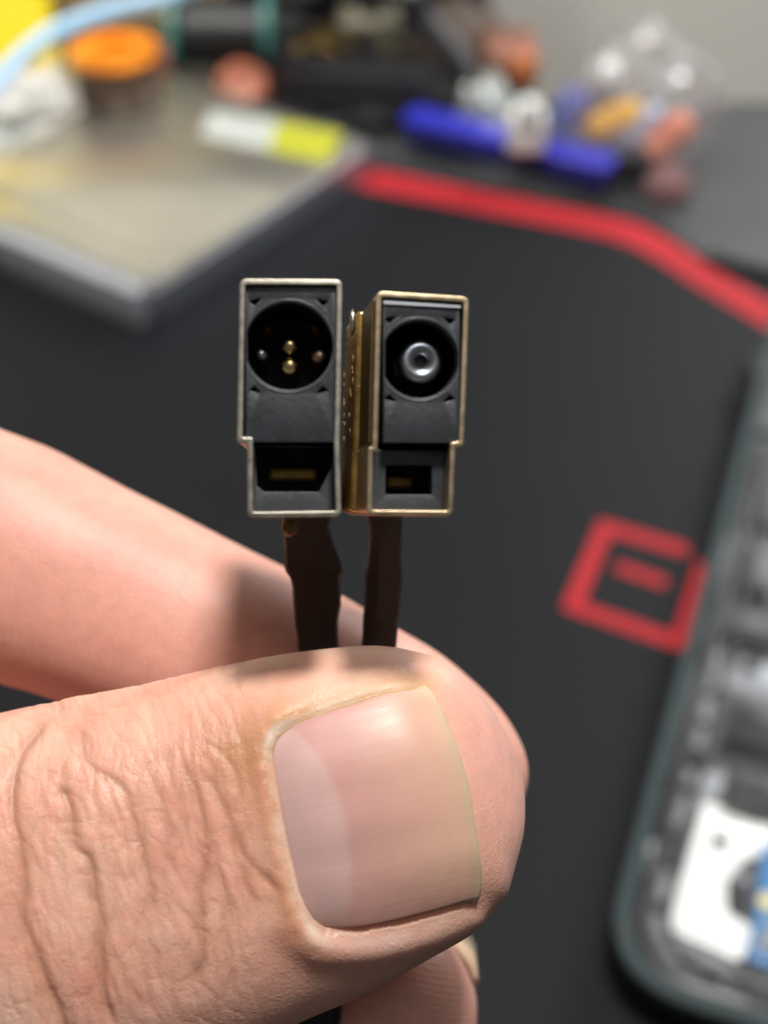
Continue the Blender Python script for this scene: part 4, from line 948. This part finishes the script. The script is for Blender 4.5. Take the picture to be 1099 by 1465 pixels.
t = put("cloth_bundle", 648, 95, "dim brownish cloth bundle behind the copper coil", "bundle", rz=0.2)
link("bundle_body", blob_me(20, 12, 22, 0.3, 1.8, 4, 31), pm("brown_cloth", (0.10, 0.075, 0.06), 0.85, 0, 0.3, 60, 0.4, 700), t)
for k_, (pp_, lb_) in enumerate((([(560, 175), (520, 168), (470, 180), (420, 160), (380, 150)], "thin black lead lying in front of the tool case"), ([(640, 190), (672, 150), (655, 100), (668, 60), (700, 20)], "thin black lead running up past the stand arm"))):
    ld = link("black_lead", tube_me([(*D(a_, b_, 2.2), 2.2 + (k_ == 1) * 0.4 * i_) for i_, (a_, b_) in enumerate(pp_)], 2.0, 10), m_dark); tag(ld, lb_, "lead")
# long blue tray with things on and behind it
pA_, pB_ = Vector(D(575, 208)), Vector(D(862, 282)); dv = pB_ - pA_
t = empty("blue_tray", ((pA_.x + pB_.x) / 2, (pA_.y + pB_.y) / 2, 0), "long glossy blue plastic tray lying along the red border line", "tray", rz=math.atan2(dv.y, dv.x))
m_blue = glossy("blue_plastic", (0.028, 0.032, 0.42), 0.3)
link("tray_body", box_me(dv.length, 9, 6, 1.5, 3, (0, 5, 3.1)), glossy("dark_blue_plastic", (0.02, 0.022, 0.12), 0.35), t)
link("tray_lid", box_me(dv.length + 1.5, 11, 4, 1.4, 3, (0, 5.5, 8.2)), m_blue, t)
t = put("white_cap", 752, 222, "white rounded plug standing on the blue tray", "plug", z=10.3)
link("plug_body", box_me(12, 9, 13, 2.4, 3, (0, 3, 6.6)), glossy("white_plastic", (0.80, 0.82, 0.78)), t); link("plug_neck", lathe_me([(3.4, 13), (3.4, 18), (2.6, 18.6), (0, 18.6)], 24), glossy("white_plastic_neck", (0.74, 0.76, 0.74)), t)
t = put("foil_pouch", 700, 186, "pale grey foil pouch leaning behind the blue tray", "pouch", rz=-0.6)
link("pouch_sheet", blob_me(13, 5, 17, 0.35, 2.2, 4, 6), pm("foil", (0.62, 0.66, 0.63), 0.3, 0.5, 0.1, 60), t)
t = put("copper_coil", 722, 130, "brownish copper coil behind the pale foil pouch", "coil", rz=0.2)
for k in range(6):
    me = lathe_me([(9, -1.3), (10.6, -1.3), (10.9, 0), (10.6, 1.3), (9, 1.3), (9, -1.3)], 36, 'X'); me.transform(Matrix.Translation(((k - 2.5) * 2.9 * MM, 0, 11 * MM))); link("turn", me, pm("copper_brown", (0.26, 0.11, 0.07), 0.45, 0.3, 0.2, 60) if k == 0 else bpy.data.materials["copper_brown"], t)
t = put("orange_clip", 745, 152, "small orange clip beside the copper coil", "clip")
link("clip_body", box_me(9, 7, 9, 1.6, 2, (0, 0, 14)), glossy("orange_clip_plastic", (0.50, 0.16, 0.06)), t); link("clip_leg", box_me(5, 5, 10, 0.8, 2, (0, 0, 5)), m_dark, t)

# clear bag with small coloured parts in it
bag_c = D(902, 262)
parts = [("yellow_capsule", 873, 226, "orange yellow capsule in the clear bag", (0.90, 0.46, 0.03), 9.5, 5.2, 0.45, 13, 'capsule'),
         ("blue_capsule", 912, 232, "pale blue capsule in the clear bag between two orange ones", (0.40, 0.52, 0.78), 9, 3.4, 0.9, 13, 'capsule'),
         ("coral_capsule", 948, 246, "coral orange capsule at the right end of the clear bag", (0.90, 0.28, 0.15), 9.5, 5.0, 0.9, 12, 'capsule'),
         ("blue_button", 812, 216, "dull blue button cap in the clear bag behind the tray", (0.12, 0.15, 0.50), 7, 5.0, 1.3, 14, 'capsule')]
for nm, px_, py_, lb, c, ln, r_, an, z_, cat in parts:
    t = put(nm, px_, py_, lb, cat)
    prof = [(0, -ln - r_)] + [(r_ * math.sin(q_), -ln * .5 - r_ * math.cos(q_)) for q_ in np.linspace(0.3, 1.57, 6)] + [(r_ * 1.02, -0.3), (r_ * 1.02, 0.3)] + [(r_ * math.cos(q_), ln * .5 + r_ * math.sin(q_)) for q_ in np.linspace(0, 1.3, 6)] + [(0, ln * .5 + r_)]
    prof[0] = (0, -ln * .5 - r_)
    me = lathe_me(prof, 32, 'X'); me.transform(Matrix.Translation((0, 0, z_ * MM)) @ Matrix.Rotation(-an, 4, 'Y')); link("shell", me, glossy(nm + "_plastic", c, 0.35), t)
    me = lathe_me([(r_ * 1.0, -0.6), (r_ * 1.06, -0.5), (r_ * 1.06, 0.5), (r_ * 1.0, 0.6)], 32, 'X'); me.transform(Matrix.Translation((0, 0, z_ * MM)) @ Matrix.Rotation(-an, 4, 'Y')); link("band", me, m_white if nm == "blue_capsule" else glossy(nm + "_band", [x * 0.8 for x in c]), t)
t = put("black_relay", 897, 262, "small black block under the orange yellow capsule", "relay")
link("relay_body", box_me(12, 9, 10, 1, 2, (0, 2, 5)), m_chip, t); link("relay_pin", box_me(1, 5, 1, 0.1, 1, (0, -5, 1)), m_pin, t)
t = put("pink_foam", 955, 268, "dusty pink foam piece inside the clear bag", "foam")
link("foam_body", blob_me(8, 6, 8, 0.25, 2, 3, 9), pm("pink_foam", (0.24, 0.13, 0.13), 0.8, 0, 0.15, 90), t)
t = put("bag_glint", 856, 180, "white dome standing in for the highlight on the clear bag", "cap")
me = lathe_me([(0, 24), (3, 23.6), (5.4, 21.6), (6.4, 18), (6.2, 15), (5, 13)], 32); link("glint_dome", me, pm("glint_white", (0.9, 0.92, 0.9), 0.35, 0.3, 0.05, 40), t); link("glint_stem", lathe_me([(4.6, 0), (4.6, 13), (3, 13.4)], 24), m_dark, t)  # added dome, its pale colour stands in for the bag's highlight
def film():
    m, nt, b = node_mat("clear_film"); nt.nodes.remove(b); L = nt.links.new
    o = nt.nodes["Material Output"]; tr = nt.nodes.new('ShaderNodeBsdfTransparent'); tr.inputs[0].default_value = (0.95, 0.95, 0.96, 1)
    gl = nt.nodes.new('ShaderNodeBsdfGlossy'); gl.inputs['Roughness'].default_value = 0.28
    df = nt.nodes.new('ShaderNodeBsdfTranslucent'); df.inputs[0].default_value = (0.8, 0.78, 0.78, 1)
    m1 = nt.nodes.new('ShaderNodeMixShader'); m1.inputs[0].default_value = 0.15; L(tr.outputs[0], m1.inputs[1]); L(df.outputs[0], m1.inputs[2])
    m2 = nt.nodes.new('ShaderNodeMixShader'); m2.inputs[0].default_value = 0.09; L(m1.outputs[0], m2.inputs[1]); L(gl.outputs[0], m2.inputs[2]); L(m2.outputs[0], o.inputs[0])
    return m
t = empty("plastic_bag", (*bag_c, 0), "clear crumpled plastic bag holding small coloured parts", "bag", rz=-0.15)
me = blob_me(23, 18, 23, 0.32, 1.6, 5, 11); me.transform(Matrix.Translation((0, 14 * MM, 17.5 * MM))); link("bag_film", me, film(), t)
